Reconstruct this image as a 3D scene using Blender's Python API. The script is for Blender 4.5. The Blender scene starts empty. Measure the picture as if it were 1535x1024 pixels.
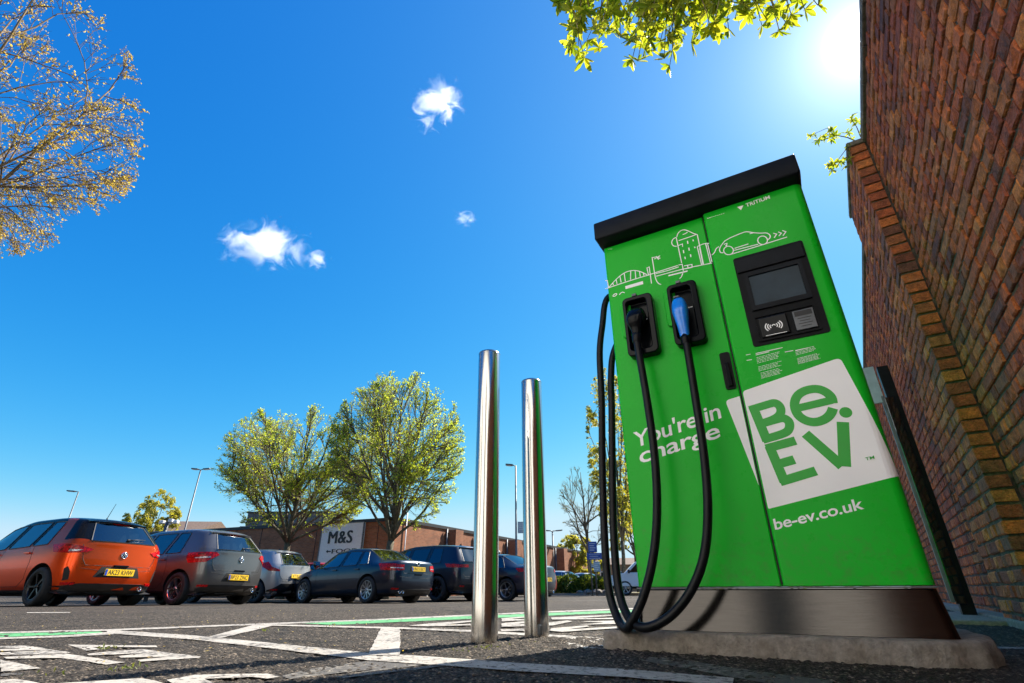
import bpy, bmesh, math, random
import numpy as np
from mathutils import Vector, Matrix, noise
from mathutils.bvhtree import BVHTree
PI = math.pi
R = math.radians
random.seed(7)
SC = bpy.context.scene
COL = SC.collection

# ------------------------------------------------------------------ camera
EYE = 0.21
PITCH, ROLL, FPX = R(26.16), R(-0.25), 756.0          # focal length in pixels of a 1535-wide frame
fwd = Vector((0, math.cos(PITCH), math.sin(PITCH)))
up0 = Vector((0, -math.sin(PITCH), math.cos(PITCH)))
rt0 = Vector((1, 0, 0))
rt = rt0*math.cos(ROLL) + up0*math.sin(ROLL)
up = up0*math.cos(ROLL) - rt0*math.sin(ROLL)
cam = bpy.data.cameras.new('camera')
cam.sensor_width = 36.0
cam.lens = 36.0*FPX/1535.0
cam.clip_start, cam.clip_end = 0.05, 6000
cam_o = bpy.data.objects.new('camera', cam)
COL.objects.link(cam_o)
M = Matrix.Identity(4)
for i in range(3):
    M[i][0], M[i][1], M[i][2] = rt[i], up[i], -fwd[i]
M[2][3] = EYE
cam_o.matrix_world = M
SC.camera = cam_o

def ray(u, v):
    return rt*((u-767.5)/FPX) - up*((v-512)/FPX) + fwd
def atY(u, v, Y):
    d = ray(u, v); d = d*(Y/d.y); d.z += EYE; return d
def atZ(u, v, z):
    d = ray(u, v); d = d*((z-EYE)/d.z); d.z = z; return d

# ------------------------------------------------------------------ light
SUN_DIR = ray(1290, 60).normalized()
SUN_EL = math.asin(SUN_DIR.z)
SUN_AZ = math.atan2(SUN_DIR.x, SUN_DIR.y)
W = bpy.data.worlds.new('World'); SC.world = W; W.use_nodes = True
nt = W.node_tree; nd = nt.nodes; lk = nt.links
for n in list(nd): nd.remove(n)
sky = nd.new('ShaderNodeTexSky'); sky.sky_type = 'NISHITA'; sky.sun_disc = False
sky.sun_elevation = SUN_EL; sky.sun_rotation = SUN_AZ
sky.altitude = 0; sky.air_density = 1.0; sky.dust_density = 0.08; sky.ozone_density = 3.0
SKY_STRENGTH = 0.122
# one colour response for the whole sky (deep, saturated spring blue)
sep = nd.new('ShaderNodeSeparateColor'); com = nd.new('ShaderNodeCombineColor')
for ch_, (pw, gain) in enumerate(((2.7, .23), (1.03, .43), (.45, .74))):
    a_ = nd.new('ShaderNodeMath'); a_.operation = 'MULTIPLY'; a_.inputs[1].default_value = 0.345
    p_ = nd.new('ShaderNodeMath'); p_.operation = 'POWER'; p_.inputs[1].default_value = pw
    g_ = nd.new('ShaderNodeMath'); g_.operation = 'MULTIPLY'; g_.inputs[1].default_value = gain/0.345
    lk.new(sep.outputs[ch_], a_.inputs[0]); lk.new(a_.outputs[0], p_.inputs[0]); lk.new(p_.outputs[0], g_.inputs[0]); 
    s_ = nd.new('ShaderNodeMath'); s_.operation = 'SMOOTH_MIN'; s_.inputs[1].default_value = (.62, .86, .99)[ch_]/0.345; s_.inputs[2].default_value = (.35, .25, .1)[ch_]/0.345
    lk.new(g_.outputs[0], s_.inputs[0]); lk.new(s_.outputs[0], com.inputs[ch_])
bg = nd.new('ShaderNodeBackground'); bg.inputs['Strength'].default_value = SKY_STRENGTH
# the sun's own disc and the bright air close round it
tc = nd.new('ShaderNodeTexCoord')
dot = nd.new('ShaderNodeVectorMath'); dot.operation = 'DOT_PRODUCT'
nrm = nd.new('ShaderNodeVectorMath'); nrm.operation = 'NORMALIZE'
lk.new(tc.outputs['Generated'], nrm.inputs[0]); lk.new(nrm.outputs[0], dot.inputs[0])
dot.inputs[1].default_value = tuple(SUN_DIR)
ac = nd.new('ShaderNodeMath'); ac.operation = 'ARCCOSINE'; lk.new(dot.outputs['Value'], ac.inputs[0])
mr = nd.new('ShaderNodeMapRange'); mr.inputs['From Min'].default_value = R(1.2); mr.inputs['From Max'].default_value = R(3.0)
mr.inputs['To Min'].default_value = 1; mr.inputs['To Max'].default_value = 0; mr.interpolation_type = 'SMOOTHERSTEP'
lk.new(ac.outputs[0], mr.inputs['Value'])
ex = nd.new('ShaderNodeMath'); ex.operation = 'MULTIPLY'; ex.inputs[1].default_value = -1/R(3.0); lk.new(ac.outputs[0], ex.inputs[0])
ee = nd.new('ShaderNodeMath'); ee.operation = 'EXPONENT'; lk.new(ex.outputs[0], ee.inputs[0])
ex2 = nd.new('ShaderNodeMath'); ex2.operation = 'MULTIPLY'; ex2.inputs[1].default_value = -1/R(15); lk.new(ac.outputs[0], ex2.inputs[0])
e2 = nd.new('ShaderNodeMath'); e2.operation = 'EXPONENT'; lk.new(ex2.outputs[0], e2.inputs[0])
e3 = nd.new('ShaderNodeMath'); e3.operation = 'MULTIPLY_ADD'; e3.inputs[1].default_value = 0.13; lk.new(e2.outputs[0], e3.inputs[0])
m1 = nd.new('ShaderNodeMath'); m1.operation = 'MULTIPLY'; m1.inputs[1].default_value = 1.5; lk.new(mr.outputs[0], m1.inputs[0])
m2 = nd.new('ShaderNodeMath'); m2.operation = 'MULTIPLY_ADD'; m2.inputs[1].default_value = 0.5
lk.new(ee.outputs[0], m2.inputs[0]); lk.new(m1.outputs[0], m2.inputs[2])
bg2 = nd.new('ShaderNodeBackground'); bg2.inputs['Color'].default_value = (1, 0.97, 0.93, 1)
lk.new(m2.outputs[0], e3.inputs[2]); lk.new(e3.outputs[0], bg2.inputs['Strength'])
add = nd.new('ShaderNodeAddShader'); wo = nd.new('ShaderNodeOutputWorld')
lk.new(sky.outputs[0], sep.inputs[0]); lk.new(com.outputs[0], bg.inputs['Color'])
lk.new(bg.outputs[0], add.inputs[0]); lk.new(bg2.outputs[0], add.inputs[1]); lk.new(add.outputs[0], wo.inputs[0])

sl = bpy.data.lights.new('sun', 'SUN'); sl.energy = 4.9; sl.angle = R(0.53); sl.color = (1.0, 0.93, 0.82)
so = bpy.data.objects.new('sun', sl); COL.objects.link(so)
so.rotation_euler = SUN_DIR.to_track_quat('Z', 'Y').to_euler()
SC.view_settings.view_transform = 'Standard'; SC.view_settings.look = 'None'
SC.view_settings.exposure = 1.5; SC.view_settings.gamma = 1.0; SC.view_settings.use_curve_mapping = False
SC.cycles.max_bounces = 8; SC.cycles.volume_bounces = 4; SC.cycles.transparent_max_bounces = 12
SC.cycles.use_denoising = True

# ------------------------------------------------------------------ materials
def nmat(name):
    m = bpy.data.materials.new(name); m.use_nodes = True
    t = m.node_tree; b = t.nodes['Principled BSDF']
    return m, t, b
def coords(t, kind='Object', scale=(1,1,1)):
    c = t.nodes.new('ShaderNodeTexCoord'); mp = t.nodes.new('ShaderNodeMapping')
    mp.inputs['Scale'].default_value = scale
    t.links.new(c.outputs[kind], mp.inputs[0]); return mp.outputs[0]
def tnoise(t, vec, scale, detail=4, rough=0.6):
    n = t.nodes.new('ShaderNodeTexNoise'); n.inputs['Scale'].default_value = scale
    n.inputs['Detail'].default_value = detail; n.inputs['Roughness'].default_value = rough
    t.links.new(vec, n.inputs['Vector']); return n.outputs['Fac']
def ramp(t, fac, stops):
    r = t.nodes.new('ShaderNodeValToRGB'); e = r.color_ramp.elements
    e[0].position, e[0].color = stops[0][0], (*stops[0][1], 1)
    e[1].position, e[1].color = stops[-1][0], (*stops[-1][1], 1)
    for p, c in stops[1:-1]:
        k = e.new(p); k.color = (*c, 1)
    t.links.new(fac, r.inputs[0]); return r.outputs[0]
def mixc(t, fac, a, b, mode='MIX'):
    m = t.nodes.new('ShaderNodeMix'); m.data_type = 'RGBA'; m.blend_type = mode
    for s, x in (('A', a), ('B', b)):
        if isinstance(x, tuple): m.inputs[s].default_value = (*x[:3], 1)
        else: t.links.new(x, m.inputs[s])
    if isinstance(fac, (int, float)): m.inputs['Factor'].default_value = fac
    else: t.links.new(fac, m.inputs['Factor'])
    return m.outputs['Result']
def bump(t, b, h, strength=0.3, dist=0.01):
    n = t.nodes.new('ShaderNodeBump'); n.inputs['Strength'].default_value = strength
    n.inputs['Distance'].default_value = dist
    t.links.new(h, n.inputs['Height']); t.links.new(n.outputs[0], b.inputs['Normal'])
def simple(name, col, rough=0.5, metal=0.0, var=0.12, vscale=12, coat=0.0, bmp=0.0, bscale=60, spec=None):
    m, t, b = nmat(name)
    v = coords(t)
    n = tnoise(t, v, vscale)
    c2 = tuple(x*(1-var*1.6) for x in col); c3 = tuple(min(1, x*(1+var)) for x in col)
    c = ramp(t, n, [(0.3, c2), (0.7, c3)])
    t.links.new(c, b.inputs['Base Color'])
    b.inputs['Roughness'].default_value = rough; b.inputs['Metallic'].default_value = metal
    if coat: b.inputs['Coat Weight'].default_value = coat; b.inputs['Coat Roughness'].default_value = 0.05
    if spec is not None: b.inputs['Specular IOR Level'].default_value = spec
    if bmp: bump(t, b, tnoise(t, v, bscale, 6, .7), bmp, 0.004 if bmp < .5 else .012)
    return m
MAT = {}

def asphalt():
    m, t, b = nmat('asphalt')
    v = coords(t)
    big = tnoise(t, v, 0.5, 5); mid = tnoise(t, v, 7, 6, .7); fine = tnoise(t, v, 150, 4, 0.75)
    def vor(scale):
        vo = t.nodes.new('ShaderNodeTexVoronoi'); vo.inputs['Scale'].default_value = scale; t.links.new(v, vo.inputs['Vector']); return vo
    v1, v2 = vor(95), vor(210)
    sp = t.nodes.new('ShaderNodeSeparateColor'); t.links.new(v1.outputs['Color'], sp.inputs[0])
    c = ramp(t, sp.outputs[0], [(0.0, (0.026, 0.022, 0.018)), (0.45, (0.054, 0.046, 0.038)), (0.75, (0.082, 0.070, 0.058)), (0.93, (0.18, 0.153, 0.125)), (1.0, (0.25, 0.21, 0.17))])
    c = mixc(t, .8, c, ramp(t, fine, [(0.38, (0.3, 0.3, 0.3)), (0.5, (1, 1, 1)), (0.66, (1.9, 1.85, 1.75))]), 'MULTIPLY')
    c = mixc(t, .75, c, ramp(t, v1.outputs['Distance'], [(0.25, (1.1, 1.1, 1.1)), (0.6, (.3, .3, .3))]), 'MULTIPLY')
    c = mixc(t, 0.6, c, ramp(t, big, [(0.38, (0.62, 0.59, 0.56)), (0.6, (1.35, 1.3, 1.22))]), 'MULTIPLY')
    c = mixc(t, 0.6, c, ramp(t, mid, [(0.35, (0.62, 0.6, 0.58)), (0.65, (1.35, 1.3, 1.24))]), 'MULTIPLY')
    wn = t.nodes.new('ShaderNodeVectorMath'); wn.operation = 'MULTIPLY_ADD'; wn.inputs[1].default_value = (.5, .5, 0); nz = t.nodes.new('ShaderNodeTexNoise'); nz.inputs['Scale'].default_value = 1.7; nz.inputs['Detail'].default_value = 8
    t.links.new(v, nz.inputs['Vector']); t.links.new(nz.outputs['Color'], wn.inputs[0]); t.links.new(v, wn.inputs[2])
    cr = t.nodes.new('ShaderNodeTexVoronoi'); cr.feature = 'DISTANCE_TO_EDGE'; cr.inputs['Scale'].default_value = .55; t.links.new(wn.outputs[0], cr.inputs['Vector'])
    c = mixc(t, ramp(t, cr.outputs['Distance'], [(0.0, (.85, .85, .85)), (.011, (0, 0, 0))]), c, (0.012, 0.011, 0.01))
    st = tnoise(t, v, 1.1, 7, .65)
    c = mixc(t, ramp(t, st, [(.60, (0, 0, 0)), (.68, (.6, .6, .6))]), c, (0.02, 0.018, 0.016))
    c = mixc(t, ramp(t, st, [(.30, (.45, .45, .45)), (.38, (0, 0, 0))]), c, (0.11, 0.095, 0.075))
    t.links.new(c, b.inputs['Base Color'])
    b.inputs['Roughness'].default_value = 0.85; b.inputs['Specular IOR Level'].default_value = 0.25
    h = t.nodes.new('ShaderNodeMath'); h.operation = 'MULTIPLY_ADD'; h.inputs[1].default_value = -1.2; t.links.new(v1.outputs['Distance'], h.inputs[0]); t.links.new(fine, h.inputs[2])
    bump(t, b, h.outputs[0], 1.0, 0.009)
    return m
MAT['asphalt'] = asphalt()
def paint(name, col, wear=0.5):
    m, t, b = nmat(name)
    v = coords(t)
    w = tnoise(t, v, 45, 8, 0.75); big = tnoise(t, v, 3, 4)
    add = t.nodes.new('ShaderNodeMath'); add.operation = 'MULTIPLY_ADD'; add.inputs[1].default_value = 0.35
    t.links.new(big, add.inputs[0]); t.links.new(w, add.inputs[2])
    f = ramp(t, add.outputs[0], [(wear+0.12, (0, 0, 0)), (wear+0.2, (1, 1, 1))])
    dirt = ramp(t, tnoise(t, v, 9, 6, 0.7), [(0.3, tuple(x*0.72 for x in col)), (0.7, col)])
    c = mixc(t, f, dirt, (0.05, 0.045, 0.04))
    t.links.new(c, b.inputs['Base Color']); b.inputs['Roughness'].default_value = 0.75
    bump(t, b, tnoise(t, v, 240, 3), 0.6, 0.004)
    return m
MAT['white_line'] = paint('white_line', (0.37, 0.34, 0.30), 0.565)
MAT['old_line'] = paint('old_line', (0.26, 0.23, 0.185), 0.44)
MAT['green_line'] = paint('green_line', (0.07, 0.30, 0.11), 0.62)

def brickmat(name, rnd=True):
    m, t, b = nmat(name)
    v = coords(t, 'Object')
    oi = t.nodes.new('ShaderNodeObjectInfo'); ge = t.nodes.new('ShaderNodeNewGeometry')
    a = t.nodes.new('ShaderNodeMath'); a.operation = 'ADD'
    t.links.new(oi.outputs['Random'], a.inputs[0]); t.links.new(ge.outputs['Random Per Island'], a.inputs[1])
    fr = t.nodes.new('ShaderNodeMath'); fr.operation = 'FRACT'; t.links.new(a.outputs[0], fr.inputs[0])
    c = ramp(t, fr.outputs[0], [(0.0, (0.17, 0.045, 0.028)), (0.2, (0.42, 0.095, 0.03)), (0.4, (0.58, 0.15, 0.035)),
                               (0.6, (0.27, 0.065, 0.032)), (0.75, (0.62, 0.21, 0.05)), (0.9, (0.15, 0.05, 0.035)), (1.0, (0.48, 0.16, 0.05))])
    gp = t.nodes.new('ShaderNodeNewGeometry')
    n = t.nodes.new('ShaderNodeTexNoise'); n.inputs['Scale'].default_value = 26; n.inputs['Detail'].default_value = 8; n.inputs['Roughness'].default_value = .7
    t.links.new(gp.outputs['Position'], n.inputs['Vector'])
    c = mixc(t, 0.75, c, ramp(t, n.outputs['Fac'], [(0.32, (0.3, 0.28, 0.28)), (0.52, (1, 0.97, 0.92)), (0.7, (1.9, 1.7, 1.3))]), 'MULTIPLY')
    n3 = t.nodes.new('ShaderNodeTexNoise'); n3.inputs['Scale'].default_value = 5; n3.inputs['Detail'].default_value = 7; n3.inputs['Roughness'].default_value = .75
    t.links.new(gp.outputs['Position'], n3.inputs['Vector'])
    c = mixc(t, ramp(t, n3.outputs['Fac'], [(0.62, (0, 0, 0)), (0.76, (.3, .3, .3))]), c, (0.3, 0.25, 0.2))
    t.links.new(c, b.inputs['Base Color']); b.inputs['Roughness'].default_value = 0.82
    n2 = t.nodes.new('ShaderNodeTexNoise'); n2.inputs['Scale'].default_value = 90; n2.inputs['Detail'].default_value = 6
    t.links.new(gp.outputs['Position'], n2.inputs['Vector'])
    bump(t, b, n2.outputs['Fac'], 0.9, 0.012)
    return m
MAT['brick'] = brickmat('old_brick')
MAT['bounce_wall'] = simple('bounce_render', (0.8, 0.78, 0.74), 0.9, var=0.06, vscale=1.5, bmp=0.3, bscale=60)  # pale facade of the added building that bounces sun onto the charger
MAT['mortar'] = simple('mortar', (0.12, 0.095, 0.07), 0.95, var=0.4, vscale=14, bmp=0.8, bscale=120)
MAT['concrete'] = simple('rough_concrete', (0.31, 0.272, 0.225), 0.9, var=0.22, vscale=40, bmp=1.0, bscale=110)
MAT['stone'] = simple('weathered_stone', (0.2, 0.17, 0.14), 0.9, var=0.35, vscale=14, bmp=0.8)

def steel(name, rough, col=(0.55, 0.53, 0.5), stretch=(1, 1, 60), aniso=0.0, streak=0.35):
    m, t, b = nmat(name)
    v = coords(t, 'Object', stretch)
    n = tnoise(t, v, 14, 5)
    t.links.new(ramp(t, n, [(0.3, tuple(x*(1-streak) for x in col)), (0.7, col)]), b.inputs['Base Color'])
    rr = t.nodes.new('ShaderNodeMapRange'); rr.inputs['To Min'].default_value = rough*0.7; rr.inputs['To Max'].default_value = rough*1.5
    t.links.new(tnoise(t, v, 30, 5), rr.inputs['Value']); t.links.new(rr.outputs[0], b.inputs['Roughness'])
    b.inputs['Metallic'].default_value = 1.0
    b.inputs['Anisotropic'].default_value = aniso
    bump(t, b, tnoise(t, v, 90, 3), 0.05, 0.001)
    return m
MAT['bollard'] = steel('brushed_steel', 0.14, (0.66, 0.63, 0.59), (1, 1, 0.02), streak=0.25)
MAT['plinth'] = steel('plinth_steel', 0.12, (0.075, 0.069, 0.065), (1, 60, 60), streak=0.3)
MAT['green'] = simple('green_vinyl', (0.006, 0.50, 0.022), 0.3, var=0.05, vscale=3, coat=0.08, spec=.3)
def vinyl(name, col, dirt):
    m, t, b = nmat(name); v = coords(t)
    c = ramp(t, tnoise(t, v, 2.2, 4), [(.3, tuple(x*.88 for x in col)), (.7, col)])
    sp = t.nodes.new('ShaderNodeSeparateXYZ'); t.links.new(v, sp.inputs[0])
    mr_ = t.nodes.new('ShaderNodeMapRange'); mr_.inputs['From Min'].default_value = .2; mr_.inputs['From Max'].default_value = .62; mr_.inputs['To Min'].default_value = .16; mr_.inputs['To Max'].default_value = 0
    t.links.new(sp.outputs[2], mr_.inputs['Value'])
    a_ = t.nodes.new('ShaderNodeMath'); a_.operation = 'ADD'; t.links.new(mr_.outputs[0], a_.inputs[0]); t.links.new(tnoise(t, v, 30, 9, .8), a_.inputs[1])
    c = mixc(t, ramp(t, a_.outputs[0], [(.62, (0, 0, 0)), (.78, (.4, .4, .4))]), c, dirt)
    t.links.new(c, b.inputs['Base Color'])
    r_ = t.nodes.new('ShaderNodeMapRange'); r_.inputs['To Min'].default_value = .16; r_.inputs['To Max'].default_value = .42; t.links.new(tnoise(t, v, 6, 8, .75), r_.inputs['Value']); t.links.new(r_.outputs[0], b.inputs['Roughness'])
    b.inputs['Specular IOR Level'].default_value = .18
    bump(t, b, tnoise(t, v, 5, 3), .05, .01)
    return m
MAT['green'] = vinyl('green_vinyl', (0.006, 0.50, 0.022), (0.10, 0.20, 0.06))
MAT['white_vinyl'] = simple('white_vinyl', (0.92, 0.92, 0.92), 0.35, var=0.03, vscale=3, coat=0.25)
MAT['green_print'] = simple('green_print', (0.006, 0.40, 0.02), 0.35, var=0.05, vscale=3)
MAT['black_plastic'] = simple('black_plastic', (0.006, 0.007, 0.009), 0.4, var=0.25, vscale=18, bmp=0.15, bscale=400, spec=.1)
MAT['roof_black'] = simple('roof_black', (0.008, 0.010, 0.014), 0.42, var=0.25, vscale=6, bmp=0.1, bscale=300, spec=.12)
MAT['gloss_black'] = simple('gloss_black', (0.004, 0.005, 0.007), 0.18, var=0.1, spec=.14)
MAT['seal'] = simple('seal_black', (0.004, 0.004, 0.004), 0.7)
MAT['blue_plastic'] = simple('blue_plastic', (0.008, 0.24, 0.95), 0.25, var=0.12, vscale=30, coat=0.5)
MAT['screen'] = simple('screen_glass', (0.02, 0.04, 0.06), 0.2, var=0.35, vscale=4, spec=.14)
MAT['rubber'] = simple('cable_rubber', (0.006, 0.007, 0.009), 0.36, var=0.3, vscale=25, bmp=0.12, bscale=120, spec=.2)
MAT['tyre'] = simple('tyre_rubber', (0.012, 0.012, 0.012), 0.75, var=0.3, vscale=30)
MAT['trim'] = simple('black_trim', (0.012, 0.012, 0.013), 0.5, var=0.2)
MAT['alloy'] = simple('alloy', (0.42, 0.42, 0.43), 0.3, 0.9, var=0.1)
MAT['dark_alloy'] = simple('dark_alloy', (0.03, 0.03, 0.032), 0.3, 0.8, var=0.1)
MAT['chrome'] = simple('chrome', (0.75, 0.76, 0.78), 0.12, 1.0, var=0.05)
MAT['plate'] = simple('plate_yellow', (0.85, 0.52, 0.015), 0.4, var=0.05)
MAT['plate_blue'] = simple('plate_blue', (0.01, 0.06, 0.4), 0.4)
MAT['ink'] = simple('black_ink', (0.01, 0.01, 0.012), 0.5)
MAT['seat'] = simple('seat_fabric', (0.03, 0.03, 0.033), 0.85)
MAT['red_lens'] = simple('red_lens', (0.42, 0.004, 0.006), 0.2, var=0.75, vscale=26, coat=0.15, spec=.25)
MAT['clear_lens'] = simple('clear_lens', (0.45, 0.42, 0.43), 0.15, 0.3, var=0.5, vscale=40, coat=0.3)
MAT['white_paint'] = simple('white_paint', (0.72, 0.72, 0.72), 0.5, var=0.06)
MAT['galv'] = simple('galvanised_steel', (0.13, 0.14, 0.15), 0.5, 0.5, var=0.2)
MAT['sign_blue'] = simple('sign_blue', (0.012, 0.06, 0.3), 0.4)
MAT['sign_grey'] = simple('sign_grey', (0.33, 0.42, 0.46), 0.35)

def glass(name, tintc, alpha):
    m, t, b = nmat(name)
    tr = t.nodes.new('ShaderNodeBsdfTransparent'); tr.inputs['Color'].default_value = (*tintc, 1)
    gl = t.nodes.new('ShaderNodeBsdfGlossy'); gl.inputs['Roughness'].default_value = 0.02
    gl.inputs['Color'].default_value = (0.9, 0.95, 1, 1)
    fr = t.nodes.new('ShaderNodeFresnel'); fr.inputs['IOR'].default_value = 1.6
    cl = t.nodes.new('ShaderNodeMapRange'); cl.inputs['To Min'].default_value = alpha; cl.inputs['To Max'].default_value = 1
    t.links.new(fr.outputs[0], cl.inputs['Value'])
    mx = t.nodes.new('ShaderNodeMixShader'); t.links.new(cl.outputs[0], mx.inputs[0])
    t.links.new(tr.outputs[0], mx.inputs[1]); t.links.new(gl.outputs[0], mx.inputs[2])
    t.links.new(mx.outputs[0], t.nodes['Material Output'].inputs[0]); t.nodes.remove(b)
    return m
MAT['car_glass'] = glass('car_glass', (0.45, 0.62, 0.66), 0.12)
MAT['dark_glass'] = glass('dark_glass', (0.07, 0.09, 0.10), 0.06)

def leafmat(name, c1, c2, trans=0.5):
    m, t, b = nmat(name)
    ge = t.nodes.new('ShaderNodeNewGeometry')
    c = ramp(t, ge.outputs['Random Per Island'], [(0.0, c1), (1.0, c2)])
    t.links.new(c, b.inputs['Base Color']); b.inputs['Roughness'].default_value = 0.5
    tl = t.nodes.new('ShaderNodeBsdfTranslucent'); 
    c3 = mixc(t, 1.0, c, (2.0, 1.9, 0.9), 'MULTIPLY'); t.links.new(c3, tl.inputs[0])
    mx = t.nodes.new('ShaderNodeMixShader'); mx.inputs[0].default_value = trans
    t.links.new(b.outputs[0], mx.inputs[1]); t.links.new(tl.outputs[0], mx.inputs[2])
    t.links.new(mx.outputs[0], t.nodes['Material Output'].inputs[0])
    return m
MAT['leaf_spring'] = leafmat('spring_leaf', (0.21, 0.30, 0.03), (0.46, 0.50, 0.07), 0.6)
MAT['leaf_near'] = leafmat('young_leaf', (0.12, 0.19, 0.012), (0.33, 0.33, 0.03), 0.55)
MAT['leaf_bud'] = leafmat('bud', (0.36, 0.24, 0.05), (0.55, 0.44, 0.12), 0.4)
MAT['leaf_willow'] = leafmat('willow_leaf', (0.24, 0.24, 0.03), (0.40, 0.36, 0.06), 0.5)
MAT['leaf_hedge'] = leafmat('hedge_leaf', (0.035, 0.06, 0.008), (0.16, 0.19, 0.015), 0.3)
MAT['leaf_far'] = leafmat('far_leaf', (0.07, 0.10, 0.02), (0.16, 0.17, 0.04), 0.3)
MAT['bark'] = simple('bark', (0.11, 0.09, 0.055), 0.9, var=0.4, vscale=10, bmp=0.8, bscale=40)
MAT['twig'] = simple('twig', (0.22, 0.18, 0.08), 0.85, var=0.3, vscale=3)
MAT['twig_near'] = simple('twig_near', (0.17, 0.11, 0.05), 0.85, var=0.3, vscale=3)

def carpaint(name, col, metal=0.35, rough=0.3, coat=.6):
    rough += .06
    m = simple(name, col, rough, metal, var=0.03, vscale=2, coat=coat)
    m.node_tree.nodes['Principled BSDF'].inputs['Coat Roughness'].default_value = .02
    return m

# ------------------------------------------------------------------ mesh helpers
class MB:
    def __init__(s): s.v = []; s.f = []; s.m = []; s.sm = []
    def add(s, vs, fs, mi=0, smooth=False):
        o = len(s.v); s.v.extend([tuple(p) for p in vs])
        for f in fs: s.f.append(tuple(i+o for i in f)); s.m.append(mi); s.sm.append(smooth)
        return s
    def box(s, c, d, mi=0, rot=None, taper=1.0):
        hx, hy, hz = d[0]/2, d[1]/2, d[2]/2
        vs = [Vector((sx*hx*(taper if sz > 0 else 1), sy*hy*(taper if sz > 0 else 1), sz*hz)) for sz in (-1, 1) for sy in (-1, 1) for sx in (-1, 1)]
        if rot is not None: vs = [rot @ p for p in vs]
        c = Vector(c); vs = [p+c for p in vs]
        return s.add(vs, [(0, 2, 3, 1), (4, 5, 7, 6), (0, 1, 5, 4), (2, 6, 7, 3), (0, 4, 6, 2), (1, 3, 7, 5)], mi)
    def rbox(s, c, d, r=0.005, mi=0, rot=None):
        """box with chamfered edges"""
        x, y, z = d[0]/2, d[1]/2, d[2]/2; r = min(r, x*.9, y*.9, z*.9)
        bm = bmesh.new(); bmesh.ops.create_cube(bm, size=1)
        for q in bm.verts: q.co = Vector((q.co.x*2*x, q.co.y*2*y, q.co.z*2*z))
        bmesh.ops.bevel(bm, geom=bm.edges[:], offset=r, segments=2, affect='EDGES', profile=0.6)
        m = Matrix.Identity(3) if rot is None else rot
        bm.verts.index_update()
        vs = [m @ q.co + Vector(c) for q in bm.verts]; fs = [tuple(w.index for w in f.verts) for f in bm.faces]
        bm.free(); return s.add(vs, fs, mi)
    def tube(s, pts, rad, n=8, mi=0, cap=True, smooth=True):
        pts = [Vector(p) for p in pts]; k = len(pts)
        if isinstance(rad, (int, float)): rad = [rad]*k
        vs = []; ref = None
        for i, p in enumerate(pts):
            t = (pts[min(i+1, k-1)]-pts[max(i-1, 0)])
            t = t.normalized() if t.length > 1e-9 else Vector((0, 0, 1))
            if ref is None:
                ref = t.orthogonal().normalized()
            else:
                ref = (ref - t*ref.dot(t)); ref = ref.normalized() if ref.length > 1e-6 else t.orthogonal().normalized()
            b = t.cross(ref)
            for j in range(n):
                a = 2*PI*j/n; vs.append(p + (ref*math.cos(a)+b*math.sin(a))*rad[i])
        fs = []
        for i in range(k-1):
            for j in range(n):
                fs.append((i*n+j, i*n+(j+1) % n, (i+1)*n+(j+1) % n, (i+1)*n+j))
        s.add(vs, fs, mi, smooth)
        if cap:
            o = len(s.v)-len(vs)
            s.f.append(tuple(o+j for j in range(n))[::-1]); s.m.append(mi); s.sm.append(False)
            s.f.append(tuple(o+(k-1)*n+j for j in range(n))); s.m.append(mi); s.sm.append(False)
        return s
    def lathe(s, prof, n=24, mi=0, axis='Z', c=(0, 0, 0), closed=False, smooth=True):
        vs = []; k = len(prof)
        for (r, h) in prof:
            for j in range(n):
                a = 2*PI*j/n; x, y = r*math.cos(a), r*math.sin(a)
                p = (x, y, h) if axis == 'Z' else ((x, h, y) if axis == 'Y' else (h, x, y))
                vs.append(Vector(p)+Vector(c))
        fs = []
        for i in range(k-1 if not closed else k):
            i2 = (i+1) % k
            for j in range(n):
                fs.append((i*n+j, i*n+(j+1) % n, i2*n+(j+1) % n, i2*n+j))
        return s.add(vs, fs, mi, smooth)
    def prism(s, poly, a, b, mi=0):
        """poly: list of 3D points (planar); extruded by vector a->b offsets"""
        n = len(poly); a = Vector(a); b = Vector(b)
        vs = [Vector(p)+a for p in poly]+[Vector(p)+b for p in poly]
        fs = [tuple(range(n))[::-1], tuple(range(n, 2*n))]+[(i, (i+1) % n, n+(i+1) % n, n+i) for i in range(n)]
        return s.add(vs, fs, mi)
    def build(s, name, mats, parent=None, loc=None, smooth_all=False, recalc=False):
        me = bpy.data.meshes.new(name); me.from_pydata(s.v, [], s.f)
        if not isinstance(mats, (list, tuple)): mats = [mats]
        for m in mats: me.materials.append(m)
        me.polygons.foreach_set('material_index', s.m)
        me.polygons.foreach_set('use_smooth', [True]*len(s.f) if smooth_all else s.sm)
        if recalc:
            bm = bmesh.new(); bm.from_mesh(me); bmesh.ops.recalc_face_normals(bm, faces=bm.faces[:]); bm.to_mesh(me); bm.free()
        me.update()
        return link(name, me, parent, loc)
def link(name, me, parent=None, loc=None):
    o = bpy.data.objects.new(name, me); COL.objects.link(o)
    if parent is not None: o.parent = parent
    if loc is not None: o.location = loc
    return o
def tag(o, label=None, cat=None, group=None, kind=None):
    if label: o['label'] = label
    if cat: o['category'] = cat
    if group: o['group'] = group
    if kind: o['kind'] = kind
    return o
def thing(name, label, cat, loc=(0, 0, 0), rz=0, group=None):
    o = bpy.data.objects.new(name, None); COL.objects.link(o); o.empty_display_size = 0.2
    o.location = loc; o.rotation_euler = (0, 0, rz)
    return tag(o, label, cat, group)
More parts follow.
